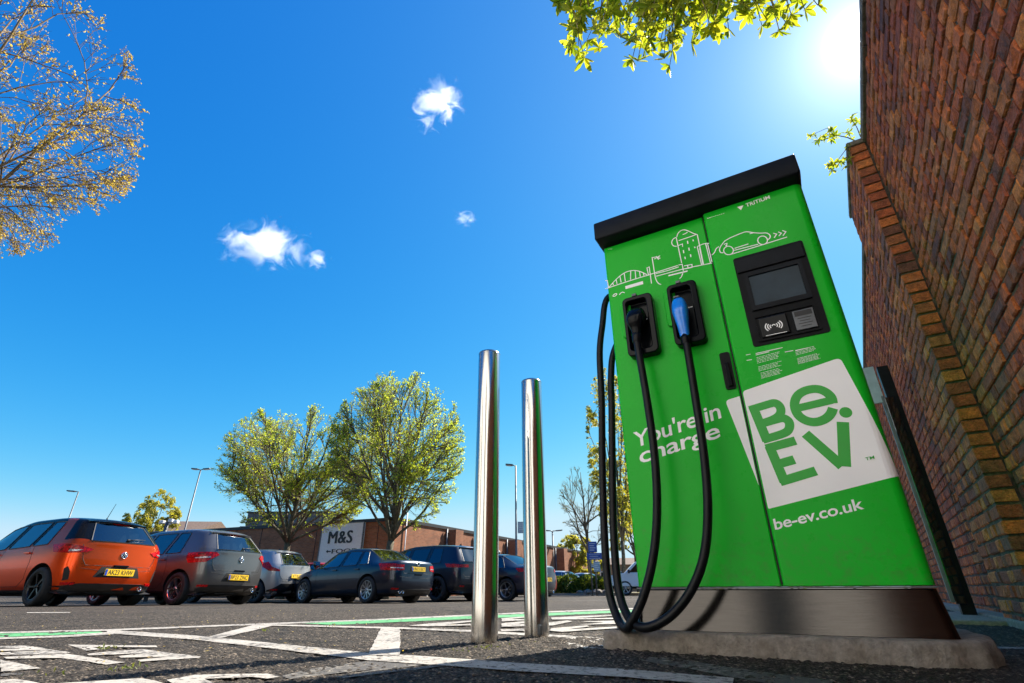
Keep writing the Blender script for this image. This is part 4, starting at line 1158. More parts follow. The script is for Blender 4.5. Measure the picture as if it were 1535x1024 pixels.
def wheel(parent, x, y, r, sgn, rimmat, nsp=10, wid=.205, style=0):
    """centre (x, y, r); sgn +1 when the outer face looks to +y"""
    wt = bpy.data.objects.new('wheel', None); COL.objects.link(wt); wt.parent = parent; wt.location = (x, y, r)
    rr_ = r*.70; h = wid/2; mb = MB()
    mb.lathe([(rr_, -h), (r*.93, -h), (r*.985, -h*.8), (r, -h*.5), (r, h*.5), (r*.985, h*.8), (r*.93, h), (rr_, h), (rr_*.97, h*.5), (rr_*.97, -h*.5)], 40, 0, 'Y', closed=True)
    mb.build('tyre', MAT['tyre'], wt)
    mb = MB(); f = sgn*h
    mb.lathe([(rr_*.99, f*.92), (rr_*.93, f*.96), (rr_*.9, f*.6), (rr_*.88, f*.1)], 40, 0, 'Y')
    mb.lathe([(0, f*.80), (rr_*.17, f*.78), (rr_*.2, f*.55)], 20, 0, 'Y')
    for k in range(nsp):
        a = 2*PI*k/nsp
        for da in ((-.07, .07) if style else (0,)):
            d0 = Vector((math.cos(a+da*2.2), 0, math.sin(a+da*2.2))); d1 = Vector((math.cos(a+da*.2), 0, math.sin(a+da*.2)))
            p = Vector((-d0.z, 0, d0.x)); w0, w1 = rr_*.035, rr_*.055
            y0, y1 = f*.74, f*.93; yb = f*.45
            vs = [d0*rr_*.15-p*w0+Vector((0, y0, 0)), d0*rr_*.15+p*w0+Vector((0, y0, 0)), d1*rr_*.95+p*w1+Vector((0, y1, 0)), d1*rr_*.95-p*w1+Vector((0, y1, 0))]
            vs += [Vector((q.x, yb, q.z)) for q in vs]
            mb.add(vs, [(0, 1, 2, 3), (0, 4, 5, 1), (1, 5, 6, 2), (2, 6, 7, 3), (3, 7, 4, 0)])
    mb.build('rim', rimmat, wt)
    mb = MB(); mb.lathe([(0, f*.15), (rr_*.6, f*.15), (rr_*.6, f*.08)], 24, 0, 'Y'); mb.lathe([(rr_*.62, 0), (rr_*.96, 0)], 24, 0, 'Y'); mb.build('brake_disc', MAT['dark_alloy'], wt)
    return wt

def make_car(name, label, kind, col, spec):
    S, rx, fx, wr, LEN = SHAPES[kind]
    sc = spec.get('scale', (1, 1, 1))
    root = thing(name, label, 'car', (0, 0, 0), 0, spec.get('group', 'cars parked across the car park'))
    paintm = carpaint(name+'_paint', col, spec.get('metal', .4), spec.get('rough', .28), spec.get('coat', .6))
    roofm = MAT['gloss_black'] if spec.get('black_roof') else paintm
    bm = body_mesh(S)
    for v in bm.verts: v.co = Vector((v.co.x*sc[0], v.co.y*sc[1], v.co.z*sc[2]))
    me = bpy.data.meshes.new('tmp'); bm.to_mesh(me); bm.free()
    for k in range(6): me.materials.append(MAT['trim'])
    tmp = bpy.data.objects.new('tmp', me); COL.objects.link(tmp)
    md = tmp.modifiers.new('s', 'SUBSURF'); md.levels = 2; md.render_levels = 2
    RX, FX = rx*sc[0], fx*sc[0]; HW = max(s['w'] for s in S)*1.04*sc[1]
    cut = MB()
    for cx in (RX, FX):
        for sg in (1, -1):
            cut.lathe([(0, sg*(HW-.30)), (wr+.055, sg*(HW-.30)), (wr+.055, sg*(HW+.2)), (0, sg*(HW+.2))], 40, 4, 'Y', (cx, 0, wr+.01))
    co = cut.build('cut', [MAT['trim']]*6); bmc = bmesh.new(); bmc.from_mesh(co.data)
    bmesh.ops.remove_doubles(bmc, verts=bmc.verts[:], dist=1e-5); bmesh.ops.recalc_face_normals(bmc, faces=bmc.faces[:]); bmc.to_mesh(co.data); bmc.free()
    b = tmp.modifiers.new('b', 'BOOLEAN'); b.operation = 'DIFFERENCE'; b.object = co; b.solver = 'EXACT'
    full = apply_mods(tmp); bpy.data.objects.remove(tmp); bpy.data.objects.remove(co)
    bm = bmesh.new(); bm.from_mesh(full); bm.normal_update(); bvh = BVHTree.FromBMesh(bm)
    mats = {0: ('body', paintm), 1: ('side_window', MAT['dark_glass'] if spec.get('dark') else MAT['car_glass']), 2: ('rear_window', MAT['dark_glass'] if spec.get('dark') else MAT['car_glass']),
            3: ('windscreen', MAT['car_glass']), 4: ('lower_trim', MAT['trim']), 5: ('roof', roofm)}
    body = None
    for mi, (nm, mt) in mats.items():
        fs = [f for f in bm.faces if f.material_index == mi]
        if not fs: continue
        groups = [fs]
        if mi in (1,):
            seen = set(); groups = []
            fset = set(fs)
            for f in fs:
                if f in seen: continue
                st = [f]; g = []; seen.add(f)
                while st:
                    a = st.pop(); g.append(a)
                    for e in a.edges:
                        for q in e.link_faces:
                            if q in fset and q not in seen: seen.add(q); st.append(q)
                groups.append(g)
        for g in groups:
            if len(g) < 2: continue
            idx = {}; vs = []; fl = []
            for f in g:
                t = []
                for v in f.verts:
                    if v.index not in idx: idx[v.index] = len(vs); vs.append(v.co.copy())
                    t.append(idx[v.index])
                fl.append(t)
            m2 = MB(); m2.add(vs, fl, 0, True); o = m2.build(nm, mt, root)
            if mi == 0: body = o
            if mi in (1, 2, 3):
                seals = MB()
                gs = set(g)
                for f in g:
                    for e in f.edges:
                        if sum(1 for q in e.link_faces if q in gs) == 1:
                            n_ = f.normal
                            a, b2 = e.verts[0].co+n_*.002, e.verts[1].co+n_*.002
                            seals.tube([a, b2], .010, 4, cap=False, smooth=False)
                seals.build('window_seal', MAT['trim'], o)
    # helpers that lay things onto the skin
    def cast(o_, d):
        hit = bvh.ray_cast(Vector(o_), Vector(d).normalized()); return hit
    def rear(y, z, off=.004):
        h = cast((-3, y, z), (1, 0, 0))
        return (h[0]+h[1]*off) if h[0] else Vector((.1, y, z))
    def flank(x, z, sg, off=.004):
        h = cast((x, sg*3, z), (0, -sg, 0)); return (h[0]+h[1]*off) if h[0] else Vector((x, sg*.85, z))
    def drape(poly, fn, nm, mt, thick=.012, parent=root):
        """poly in 2D, filled with a fine grid of points, laid by fn"""
        b2 = bmesh.new(); vv = [b2.verts.new((p[0], p[1], 0)) for p in poly]; f = b2.faces.new(vv)
        bmesh.ops.triangulate(b2, faces=b2.faces[:])
        for _ in range(2): bmesh.ops.subdivide_edges(b2, edges=[e for e in b2.edges if e.calc_length() > .07], cuts=1, use_grid_fill=False); bmesh.ops.triangulate(b2, faces=b2.faces[:])
        b2.verts.index_update()
        fr = [fn(v.co.x, v.co.y, thick) for v in b2.verts]; bk = [fn(v.co.x, v.co.y, -.004) for v in b2.verts]
        fl = [tuple(v.index for v in f.verts) for f in b2.faces]; n = len(fr); m2 = MB(); m2.add(fr+bk, fl, 0, True)
        m2.add(fr+bk, [tuple(i+n for i in t[::-1]) for t in fl])
        bd = [(e.verts[0].index, e.verts[1].index) for e in b2.edges if len(e.link_faces) == 1]
        m2.add(fr+bk, [(a, b_, n+b_, n+a) for a, b_ in bd]); b2.free()
        return m2.build(nm, mt, parent, recalc=True)
    def seam(pts, fn, r_=.004, mt='seal', mbx=None):
        P_ = []
        for i in range(len(pts)-1):
            for k in range(6): P_.append(fn(lerp(pts[i][0], pts[i+1][0], k/6), lerp(pts[i][1], pts[i+1][1], k/6), .0))
        P_.append(fn(*pts[-1], .0)); mbx.tube(P_, r_, 4, cap=False)
    sy, sz = sc[1], sc[2]
    gaps = MB()
    if kind == 'hatch':
        zt_ = .94*sz; gp = [(-.66*sy, zt_), (-.62*sy, .72*sz), (-.56*sy, .62*sz), (.56*sy, .62*sz), (.62*sy, .72*sz), (.66*sy, zt_)]
    elif kind == 'sedan': gp = [(-.60*sy, 1.0*sz), (-.57*sy, .86*sz), (-.50*sy, .72*sz), (.50*sy, .72*sz), (.57*sy, .86*sz), (.60*sy, 1.0*sz)]
    else: gp = [(-.70*sy, 1.1*sz), (-.68*sy, .78*sz), (-.6*sy, .70*sz), (.6*sy, .70*sz), (.68*sy, .78*sz), (.70*sy, 1.1*sz)]
    seam(gp, rear, .005, mbx=gaps)
    zc_ = {'hatch': .575, 'sedan': .64, 'suv': .66}[kind]*sz
    for sg in (1, -1):
        rl = [(sg*.60*sy, (.25 if kind != 'suv' else .34)*sz), (sg*.76*sy, (.25 if kind != 'suv' else .34)*sz), (sg*.76*sy, (.285 if kind != 'suv' else .375)*sz), (sg*.60*sy, (.285 if kind != 'suv' else .375)*sz)]
        drape([(a_, b_+.08) for a_, b_ in rl], rear, 'reflector', MAT['red_lens'], .014)
        if spec.get('vents'): drape([(sg*.70*sy, .40*sz), (sg*.76*sy, .38*sz), (sg*.79*sy, .56*sz), (sg*.76*sy, .60*sz), (sg*.72*sy, .52*sz)], rear, 'bumper_vent', MAT['seal'], .004)
    seam([(-.62*sy, zc_), (-.35*sy, zc_-.03), (.35*sy, zc_-.03), (.62*sy, zc_)], rear, .003, mbx=gaps)
    m2 = MB(); h0 = rear(0, zc_+.05, .01); m2.rbox(h0, (.03, .26, .035), .01); m2.build('boot_handle', MAT['gloss_black'], root)
    wl_ = spec['doors'] if 'doors' in spec else {'hatch': (1.02, 2.06, 3.02), 'sedan': (1.22, 2.2, 3.2), 'suv': (1.12, 2.32, 3.4)}[kind]
    zb_ = S[4]['zb']*sz-.01; lo_ = (.30 if kind != 'suv' else .38)*sz
    for sg in (1, -1):
        fn = lambda a, b_, off=0, sg=sg: flank(a, b_, sg, off)
        for i, x in enumerate(wl_):
            x *= sc[0]
            pts = [(x, zb_), (x, lo_)] if i else [(x+.12, zb_), (x+.02, zb_-.25), (x+.05, lo_+.12), (x+.22, lo_)]
            seam(pts, fn, .0035, mbx=gaps)
        seam([(wl_[0]*sc[0]+.22, lo_), (wl_[2]*sc[0], lo_)], fn, .0035, mbx=gaps)
        for x in wl_[:2]:
            hx_ = (x+.12 if x == wl_[0] else x+.10)*sc[0]
            h = flank(hx_+.08, zb_-.10, sg, .022); m2 = MB(); m2.rbox((h.x, h.y, h.z), (.19, .02, .03), .006); m2.build('door_handle', paintm, root)
        # wing mirror
        mx = (2.92 if kind == 'hatch' else 3.12 if kind == 'sedan' else 3.3)*sc[0]; mz = zb_+.10; my = HW*sg
        m2 = MB(); m2.rbox((mx, my+sg*.10, mz), (.11, .19, .12), .035); m2.tube([(mx+.02, my-sg*.06, mz-.06), (mx+.01, my+sg*.06, mz-.03)], .022, 8)
        m_ = m2.build('wing_mirror', MAT['gloss_black'] if spec.get('black_roof') else paintm, root)
        m2 = MB(); m2.box((mx-.058, my+sg*.10, mz), (.004, .15, .09)); m2.build('mirror_glass', MAT['chrome'], m_)
    gaps.build('panel_gap', MAT['seal'], root)
    # tail lamps wrap round the corners: laid from a direction between tail and flank
    for sg in (1, -1):
        d = Vector((math.cos(R(38)), -sg*math.sin(R(38)), 0)); sdir = Vector((-d.y, d.x, 0))*(-sg)    # toward the car's middle when positive? fixed below
        base = Vector((.2, sg*HW*.86, 0))-d*2
        inward = Vector((math.sin(R(38)), sg*0, 0))
        tang = Vector((-math.sin(R(38))*1.0, -sg*math.cos(R(38)), 0))
        def corner(s_, z, off=.004, base=base, d=d, tang=tang):
            o_ = base+tang*s_; o_.z = z; h = bvh.ray_cast(o_, d); return (h[0]+h[1]*off) if h[0] else o_+d*2
        for poly, mt, th in spec['lamp']:
            drape([(p[0]*sy, p[1]*sz) for p in (poly if sg > 0 else poly[::-1])], corner, 'tail_light', MAT[mt], th)
    # rear bumper's dark insert, plate recess, plate
    if spec.get('insert'): drape([(y*sy, z*sz) for y, z in spec['insert']], rear, 'bumper_insert', MAT['trim'], .014)
    pz, pw = spec['plate'][0]*sz, .26
    if spec.get('recess'): drape([(y*sy, z*sz) for y, z in spec['recess']], rear, 'plate_recess', MAT['seal'], .005)
    c = rear(0, pz, .012); nrm_ = cast((-3, 0, pz), (1, 0, 0))[1]; tilt = math.atan2(nrm_.z, -nrm_.x)
    Rm = Matrix.Rotation(tilt, 3, 'Y'); m2 = MB()
    m2.rbox(c-Vector((.006, 0, 0)), (.012, .52, .112), .003, 0, Rm); pl_ = m2.build('number_plate', MAT['plate'], root)
    m2 = MB(); fx_ = c-Vector((.0135, 0, 0)); Zp = Rm @ Vector((0, 0, 1)); text_fit(m2, spec['plate'][1], fx_+Vector((0, .205, 0))-Zp*.036, (0, -1, 0), Zp, .44, .078, bold=.004, N=(-1, 0, 0))
    m2.build('plate_letters', MAT['ink'], pl_)
    if spec.get('plate_blue', True):
        m2 = MB(); m2.box(fx_+Vector((.0, .236, 0)), (.002, .036, .1), 0, Rm); m2.build('plate_band', MAT['plate_blue'], pl_)
    # badge
    if spec.get('badge'):
        bz = spec['badge']*sz; c = rear(0, bz, .006); m2 = MB(); rb_ = .052
        nn = cast((-3, 0, bz), (1, 0, 0))[1]; tl = math.atan2(nn.z, -nn.x); Rb = Matrix.Rotation(tl, 3, 'Y')
        ringp = [Rb @ Vector((0, rb_*math.cos(2*PI*k/24), rb_*math.sin(2*PI*k/24)))+c-Vector((.006, 0, 0)) for k in range(25)]
        m2.tube(ringp, .0075, 6)
        if spec.get('badge_glyph', 'vw') == 'vw':
            for pts in (((-.028, .038), (-.012, .004), (0, .022), (.012, .004), (.028, .038)), ((-.042, .012), (-.02, -.038), (0, .002), (.02, -.038), (.042, .012))):
                m2.tube([Rb @ Vector((0, -a, b_))+c-Vector((.008, 0, 0)) for a, b_ in pts], .0055, 6)
        m2.build('badge', MAT['chrome'], root)
        m2 = MB(); m2.lathe([(0, 0), (rb_*.9, 0), (rb_*.9, .004)], 24, 0, 'X', c-Vector((.004, 0, 0))); m2.build('badge_disc', MAT['gloss_black'], root)
    # wiper, aerial, exhaust, high brake light
    if kind != 'sedan':
        zw = S[0]['zb']*sz+.045; m2 = MB(); a, b_ = rear(-.02, zw, .02), rear(-.36*sy, zw+.03, .02); m2.tube([a, a.lerp(b_, .5)+Vector((-.008, 0, .004)), b_], [.013, .008, .006], 6); m2.rbox(a, (.03, .05, .035), .008)
        m2.build('rear_wiper', MAT['trim'], root)
        hb_ = (S[0]['zt']-.035)*sz; drape([(-.16, hb_-.014), (.16, hb_-.014), (.16, hb_+.012), (-.16, hb_+.012)], rear, 'high_brake_light', MAT['red_lens'], .01)
    ax = (S[1]['xt']+.18 if kind != 'sedan' else 1.75)*sc[0]; az = (max(s['zt'] for s in S)+.02)*sz
    m2 = MB()
    if spec.get('aerial', 0): m2.tube([(ax, 0, az-.02), (ax-.015, 0, az+.03)], [.02, .012], 8); m2.tube([(ax-.015, 0, az+.03), (ax-spec['aerial']*.5, 0, az+spec['aerial'])], [.006, .004], 6)
    else: m2.add([(ax+.06, 0, az-.02), (ax-.07, .025, az-.02), (ax-.07, -.025, az-.02), (ax-.06, 0, az+.05)], [(0, 1, 3), (1, 2, 3), (2, 0, 3), (0, 2, 1)])
    m2.build('aerial', MAT['gloss_black'], root)
    for ey in spec.get('exhaust', (-.5,)):
        m2 = MB(); ez = .27*sz; h = rear(ey*sy, ez+.03, 0); m2.lathe([(.028, .10), (.036, .0), (.04, -.03), (.033, -.03), (.03, .08)], 20, 0, 'X', (h.x+.02, ey*sy, ez)); m2.build('exhaust', MAT['chrome'], root)
    # seats seen through the glass, floor pan
    for sx in ((1.25, 2.1) if kind != 'suv' else (1.5, 2.4)):
        for yv in (.36, -.36):
            m2 = MB(); zc = S[4]['zb']*sz; m2.rbox((sx*sc[0], yv, zc-.12), (.14, .46, .52), .05); m2.rbox((sx*sc[0]-.02, yv, zc+.24), (.09, .25, .18), .035); m2.tube([(sx*sc[0]-.01, yv, zc+.08), (sx*sc[0]-.02, yv, zc+.2)], .03, 6)
            m2.build('seat', MAT['seat'], root)
    m2 = MB(); m2.box(((RX+FX)/2, 0, .24*sz), (FX-RX-.1, HW*1.5, .1)); m2.box((RX, 0, wr), (.1, HW*1.6, .09)); m2.box((RX-.3, .1, .27), (.5, .5, .12)); m2.build('underbody', MAT['seal'], root)
    if spec.get('spoiler'):
        zs_ = S[0]['zt']*sz; m2 = MB(); a = [rear(y*sy, zs_-.03, 0) for y in (-.52, -.26, 0, .26, .52)]
        for sgn_ in (0,):
            vs = []
            for q in a: vs += [(q.x+.10, q.y, q.z+.045), (q.x-.045, q.y, q.z+.012), (q.x-.04, q.y, q.z-.008), (q.x+.10, q.y, q.z-.01)]
            n = len(a); m2.add(vs, [(4*i+j, 4*i+(j+1) % 4, 4*(i+1)+(j+1) % 4, 4*(i+1)+j) for i in range(n-1) for j in range(4)]+[(0, 3, 2, 1), (4*n-4, 4*n-3, 4*n-2, 4*n-1)], 0, False)
        m2.build('spoiler', roofm if not spec.get('spoiler_paint') else paintm, root, recalc=True)
    for cx in (RX, FX):
        for sg in (1, -1): wheel(root, cx, sg*(HW-.125), wr, sg, MAT[spec.get('rim', 'alloy')], spec.get('spokes', 10), .215, spec.get('style', 0))
    bm.free(); bpy.data.meshes.remove(full)
    return root

def park(root, x, y, az, dz=0.0):
    """rear bumper centre at x, y; nose pointing to azimuth az (degrees from straight ahead, + right)"""
    root.location = (x, y, gz(y)+dz); root.rotation_euler = (0, 0, R(90-az))
    h = Vector((math.sin(R(az)), math.cos(R(az)), 0))
    if 6 < y < 16.5:
        n_ = Vector((0, .0165, 1)).normalized(); q = Vector((0, 0, 1)).rotation_difference(n_)
        root.rotation_mode = 'QUATERNION'; root.rotation_quaternion = q @ Matrix.Rotation(R(90-az), 3, 'Z').to_quaternion()

def px(u, v, Y): p = atY(u, v, Y); return p
# positions come from the photographed left rear corner of each car
def corner_park(root, u, Y, az, hw, dz=0.0):
    p = atY(u, 860, Y); rdir = Vector((math.sin(R(az+90)), math.cos(R(az+90)), 0))
    q = Vector((p.x, p.y, 0))+rdir*hw; park(root, q.x, q.y, az, dz)

corsa = make_car('orange_hatchback', 'orange hatchback with black roof parked at the far left', 'hatch', (0.82, 0.075, 0.006), dict(
    metal=.8, rough=.22, coat=.25, black_roof=True, spoiler=True, vents=True, scale=(1.02, 1.02, 1.06), aerial=.30, rim='dark_alloy', style=1, spokes=5, plate=(.52, 'AK23 KHW'), badge=.80,
    lamp=[([(-.30, .94), (-.12, .95), (.14, .92), (.34, .87), (.26, .82), (.0, .80), (-.24, .82)], 'red_lens', .012), ([(.02, .86), (.2, .855), (.12, .83), (.0, .825)], 'clear_lens', .018)],
    insert=[(-.80, .19), (.80, .19), (.80, .30), (.52, .345), (-.52, .345), (-.80, .30)], recess=[(-.40, .44), (.40, .44), (.31, .605), (-.31, .605)], exhaust=(-.52,)))
corner_park(corsa, 100, 9.6, -66, .80)
polo = make_car('grey_hatchback', 'metallic grey hatchback beside the orange one, rear facing the camera', 'hatch', (0.12, 0.117, 0.115), dict(
    metal=.6, rough=.25, spoiler=True, spoiler_paint=True, rim='alloy', style=1, spokes=5, plate=(.50, 'BP23 ZNC'), badge=.84, scale=(1.02, 1.02, 1.07),
    lamp=[([(-.26, .94), (.26, .955), (.32, .90), (.18, .82), (.10, .765), (-.22, .75), (-.28, .85)], 'red_lens', .012), ([(-.12, .85), (.16, .87), (.18, .845), (-.1, .825)], 'clear_lens', .018)],
    insert=[(-.78, .17), (.78, .17), (.80, .28), (.60, .36), (-.60, .36), (-.80, .28)], recess=[(-.38, .42), (.38, .42), (.30, .575), (-.30, .575)], exhaust=(-.55,)))
corner_park(polo, 305, 11.6, -67, .80)
focus = make_car('silver_hatchback', 'silver hatchback behind the grey one with two yellow plates', 'hatch', (0.36, 0.355, 0.345), dict(
    metal=.5, spoiler=True, spoiler_paint=True, rim='dark_alloy', plate=(.70, 'KT19 VYO'), badge=None, scale=(1.03, 1.0, 1.04),
    lamp=[([(-.26, 1.05), (-.12, 1.08), (-.02, .94), (.22, .86), (.20, .82), (-.10, .84), (-.26, .94)], 'red_lens', .012)],
    insert=[(-.80, .17), (.80, .17), (.80, .34), (.55, .50), (-.55, .50), (-.80, .34)], exhaust=(-.5,), plate_blue=False))
corner_park(focus, 414, 16.6, -68, .80)
bmw = make_car('blue_saloon', 'dark blue saloon parked broadside in front of the store sign', 'sedan', (0.010, 0.018, 0.036), dict(
    metal=.6, rough=.22, rim='alloy', style=1, spokes=10, plate=(.83, 'HN15 EKT'), badge=.97, badge_glyph='none',
    lamp=[([(-.30, .97), (.10, .95), (.36, .93), (.36, .80), (.12, .78), (-.24, .80)], 'red_lens', .012), ([(.0, .86), (.34, .855), (.34, .835), (.0, .84)], 'clear_lens', .016)],
    insert=[(-.6, .17), (.6, .17), (.56, .34), (-.56, .34)], exhaust=(.45, .55)))
corner_park(bmw, 592, 14.6, -55, .80)
suv = make_car('dark_blue_suv', 'tall dark blue SUV behind the saloon and the bollard', 'suv', (0.010, 0.016, 0.030), dict(
    metal=.5, rim='dark_alloy', style=1, spokes=8, dark=True, spoiler=True, plate=(.80, 'RX22 LHD'), badge=.98, badge_glyph='none',
    lamp=[([(-.30, 1.08), (.0, 1.06), (.42, 1.05), (.42, .97), (.0, .96), (-.26, .97)], 'red_lens', .012)],
    insert=[(-.85, .24), (.85, .24), (.85, .42), (.5, .5), (-.5, .5), (-.85, .42)], exhaust=()))
corner_park(suv, 690, 17.2, -55, .86)
audi = make_car('dark_saloon', 'dark blue saloon showing only between the two bollards', 'sedan', (0.012, 0.02, 0.042), dict(
    metal=.5, rim='alloy', style=1, spokes=5, dark=True, plate=(.62, 'LS68 OPB'), badge=.84, badge_glyph='none',
    lamp=[([(-.30, .95), (.30, .94), (.30, .85), (-.24, .84)], 'red_lens', .012)], insert=[(-.6, .17), (.6, .17), (.56, .3), (-.56, .3)]))
corner_park(audi, 798, 17.6, -55, .80)
far = [('red_hatchback', 'dark red hatchback mostly hidden behind the shorter bollard', 'hatch', (0.35, 0.03, 0.01), 812, 27.0, -55),
       ('far_saloon', 'pale saloon with blue-tinted windscreen beyond the clipped hedge', 'sedan', (0.5, 0.52, 0.55), 872, 36.0, -58),
       ('black_hatchback', 'black hatchback beyond the hedge, nearest the brick building', 'hatch', (0.02, 0.022, 0.025), 848, 41.0, -58),
       ('white_saloon', 'white saloon behind the blue signs near the hedge end', 'sedan', (0.7, 0.7, 0.7), 905, 41.0, -60),
       ('red_car', 'small red car glimpsed between silver hatchback and blue saloon', 'hatch', (0.45, 0.008, 0.01), 492, 24.0, -66)]
for nm, lb, kd, cl, u, Y, az in far:
    c_ = make_car(nm, lb, kd, cl, dict(plate=(.52 if kd == 'hatch' else .8, 'EK17 TFA'), rim='alloy', lamp=[([(-.28, .93), (.2, .92), (.2, .82), (-.24, .82)], 'red_lens', .012)], badge=None, exhaust=()))
    corner_park(c_, u, Y, az, .8)

# the white pick-up truck seen between the cables and the charger
def pickup():
    r_ = thing('white_pickup', 'white pick-up truck seen between cables and green charger', 'pick-up truck')
    wm = carpaint('pickup_paint', (0.72, 0.72, 0.72), .0, .3)
    def prof(name, pts, hw, mt, inset=0, z=None, parent=r_):
        bm = bmesh.new(); a = [bm.verts.new((x, hw, z_)) for x, z_ in pts]; b = [bm.verts.new((x, -hw, z_)) for x, z_ in pts]; n = len(pts)
        bm.faces.new(a); bm.faces.new(b[::-1])
        for i in range(n): bm.faces.new((a[i], b[i], b[(i+1) % n], a[(i+1) % n]))
        bmesh.ops.recalc_face_normals(bm, faces=bm.faces[:]); bmesh.ops.bevel(bm, geom=bm.edges[:], offset=.035, segments=3, affect='EDGES')
        me = bpy.data.meshes.new(name); bm.to_mesh(me); bm.free(); me.materials.append(mt)
        for p_ in me.polygons: p_.use_smooth = True
        o = link(name, me, parent); autosmooth(o, 40); return o
    prof('load_bed', [(0, .55), (1.75, .5), (1.75, 1.08), (0, 1.08)], .92, wm)
    prof('cab', [(1.8, .45), (4.2, .45), (5.2, .5), (5.25, .95), (4.4, 1.12), (1.8, 1.12)], .92, wm)
    prof('cab_roof', [(1.85, 1.10), (4.25, 1.10), (3.55, 1.72), (1.95, 1.74)], .80, wm)
    for sg in (1, -1):
        for x0, x1, x2, x3 in ((1.98, 2.72, 2.74, 2.04), (2.82, 4.0, 3.5, 2.8)):
            mb = MB(); mb.prism([(x0, 0, 1.16), (x1, 0, 1.16), (x2, 0, 1.62), (x3, 0, 1.62)], (0, sg*.79, 0), (0, sg*.812, 0)); mb.build('side_window', MAT['dark_glass'], r_, recalc=True)
        mb = MB(); mb.rbox((4.0, sg*1.02, 1.2), (.12, .2, .2), .04); mb.build('wing_mirror', MAT['trim'], r_)
        mb = MB(); mb.rbox((-.01, sg*.84, .85), (.03, .12, .32), .01); mb.build('tail_light', MAT['red_lens'], r_)
    mb = MB(); mb.rbox((-.06, 0, .5), (.12, 1.7, .14), .03); mb.build('bumper', MAT['trim'], r_)
    mb = MB(); mb.box((2.6, 0, .42), (4.6, 1.3, .16)); mb.build('chassis', MAT['seal'], r_)
    for cx in (.95, 4.25):
        for sg in (1, -1): wheel(r_, cx, sg*.80, .38, sg, MAT['alloy'], 6, .24)
    return r_
pk = pickup(); p_ = atY(1052, 870, 31.0); park(pk, p_.x, p_.y, -82)
# ================================================================== BUILDINGS
def brickwall_mat(name, c1, c2, mort, scale=1.0):
    m, t, b = nmat(name)
    uv = t.nodes.new('ShaderNodeUVMap'); br = t.nodes.new('ShaderNodeTexBrick')
    br.inputs['Scale'].default_value = 1.0; br.inputs['Brick Width'].default_value = .225*scale; br.inputs['Row Height'].default_value = .075*scale
    br.inputs['Mortar Size'].default_value = .009*scale; br.inputs['Color1'].default_value = (*c1, 1); br.inputs['Color2'].default_value = (*c2, 1); br.inputs['Mortar'].default_value = (*mort, 1)
    t.links.new(uv.outputs[0], br.inputs['Vector'])
    n = tnoise(t, uv.outputs[0], .35, 6); n2 = tnoise(t, uv.outputs[0], 2.2, 5)
    c = mixc(t, .6, br.outputs[0], ramp(t, n, [(.35, (.7, .66, .62)), (.65, (1.2, 1.15, 1.1))]), 'MULTIPLY')
    c = mixc(t, .5, c, ramp(t, n2, [(.35, (.7, .68, .66)), (.65, (1.25, 1.2, 1.15))]), 'MULTIPLY')
    t.links.new(c, b.inputs['Base Color']); b.inputs['Roughness'].default_value = .9
    return m
MAT['shop_brick'] = brickwall_mat('shop_brick', (0.24, 0.075, 0.03), (0.34, 0.12, 0.05), (0.22, 0.15, 0.1))
MAT['far_brick'] = brickwall_mat('far_brick', (0.3, 0.14, 0.06), (0.38, 0.19, 0.09), (0.25, 0.2, 0.15))
MAT['fascia'] = simple('fascia', (0.02, 0.02, 0.022), .6)
MAT['tile_roof'] = simple('tile_roof', (0.12, 0.075, 0.05), .85, var=.3, vscale=6)
MAT['grey_roof'] = simple('grey_roof', (0.11, 0.11, 0.11), .8, var=.3, vscale=2)
MAT['cream'] = simple('cream_wall', (0.5, 0.45, 0.36), .85, var=.1)
def wallslab(mb, a, b, z0, z1, th):
    """upright slab from a to b (plan), outer face on the a-b line facing the viewer's side; returns nothing, UV added later"""
    a, b = Vector((a[0], a[1], 0)), Vector((b[0], b[1], 0)); d = (b-a).normalized(); n = Vector((-d.y, d.x, 0))
    if n.y < 0: n = -n
    vs = [a+Vector((0, 0, z0)), b+Vector((0, 0, z0)), b+Vector((0, 0, z1)), a+Vector((0, 0, z1))]; vs += [v+n*th for v in vs]
    mb.add(vs, [(0, 1, 2, 3), (5, 4, 7, 6), (4, 0, 3, 7), (1, 5, 6, 2), (3, 2, 6, 7), (0, 4, 5, 1)])
def uvwalls(o):
    me = o.data; uv = me.uv_layers.new(name='UVMap')
    for p in me.polygons:
        n = p.normal; t = Vector((-n.y, n.x, 0)); t = t.normalized() if t.length > .1 else Vector((1, 0, 0))
        for li in p.loop_indices:
            c = me.vertices[me.loops[li].vertex_index].co; uv.data[li].uv = (c.dot(t), c.z if abs(n.z) < .7 else c.y)
    return o
TOPZ, BASEZ = 3.61, -.14
Cn, Lf, Rt = Vector((-6.4, 29.0, 0)), Vector((-34.0, 40.4, 0)), Vector((7.96, 58.7, 0))
shop = thing('brick_shop', 'long red brick shop with flat roof and white store sign', 'building', (0, 0, 0))
mb = MB(); wallslab(mb, Lf, Cn, BASEZ, TOPZ, .3); mb2 = MB(); wallslab(mb2, Cn, Rt, BASEZ, TOPZ, .3)
uvwalls(mb.build('wall', MAT['shop_brick'], shop, recalc=True)); uvwalls(mb2.build('wall', MAT['shop_brick'], shop, recalc=True))
dL = (Cn-Lf).normalized(); dR = (Rt-Cn).normalized(); nL = Vector((dL.y, -dL.x, 0)); nL = nL if nL.y < 0 else -nL; nR = Vector((dR.y, -dR.x, 0)); nR = nR if nR.x > 0 else -nR
for a, b, n_ in ((Lf, Cn, nL), (Cn, Rt, nR)):
    mb = MB(); wallslab(mb, a+n_*.06, b+n_*.06, TOPZ-.02, TOPZ+.16, .5); mb.build('fascia', MAT['fascia'], shop, recalc=True)
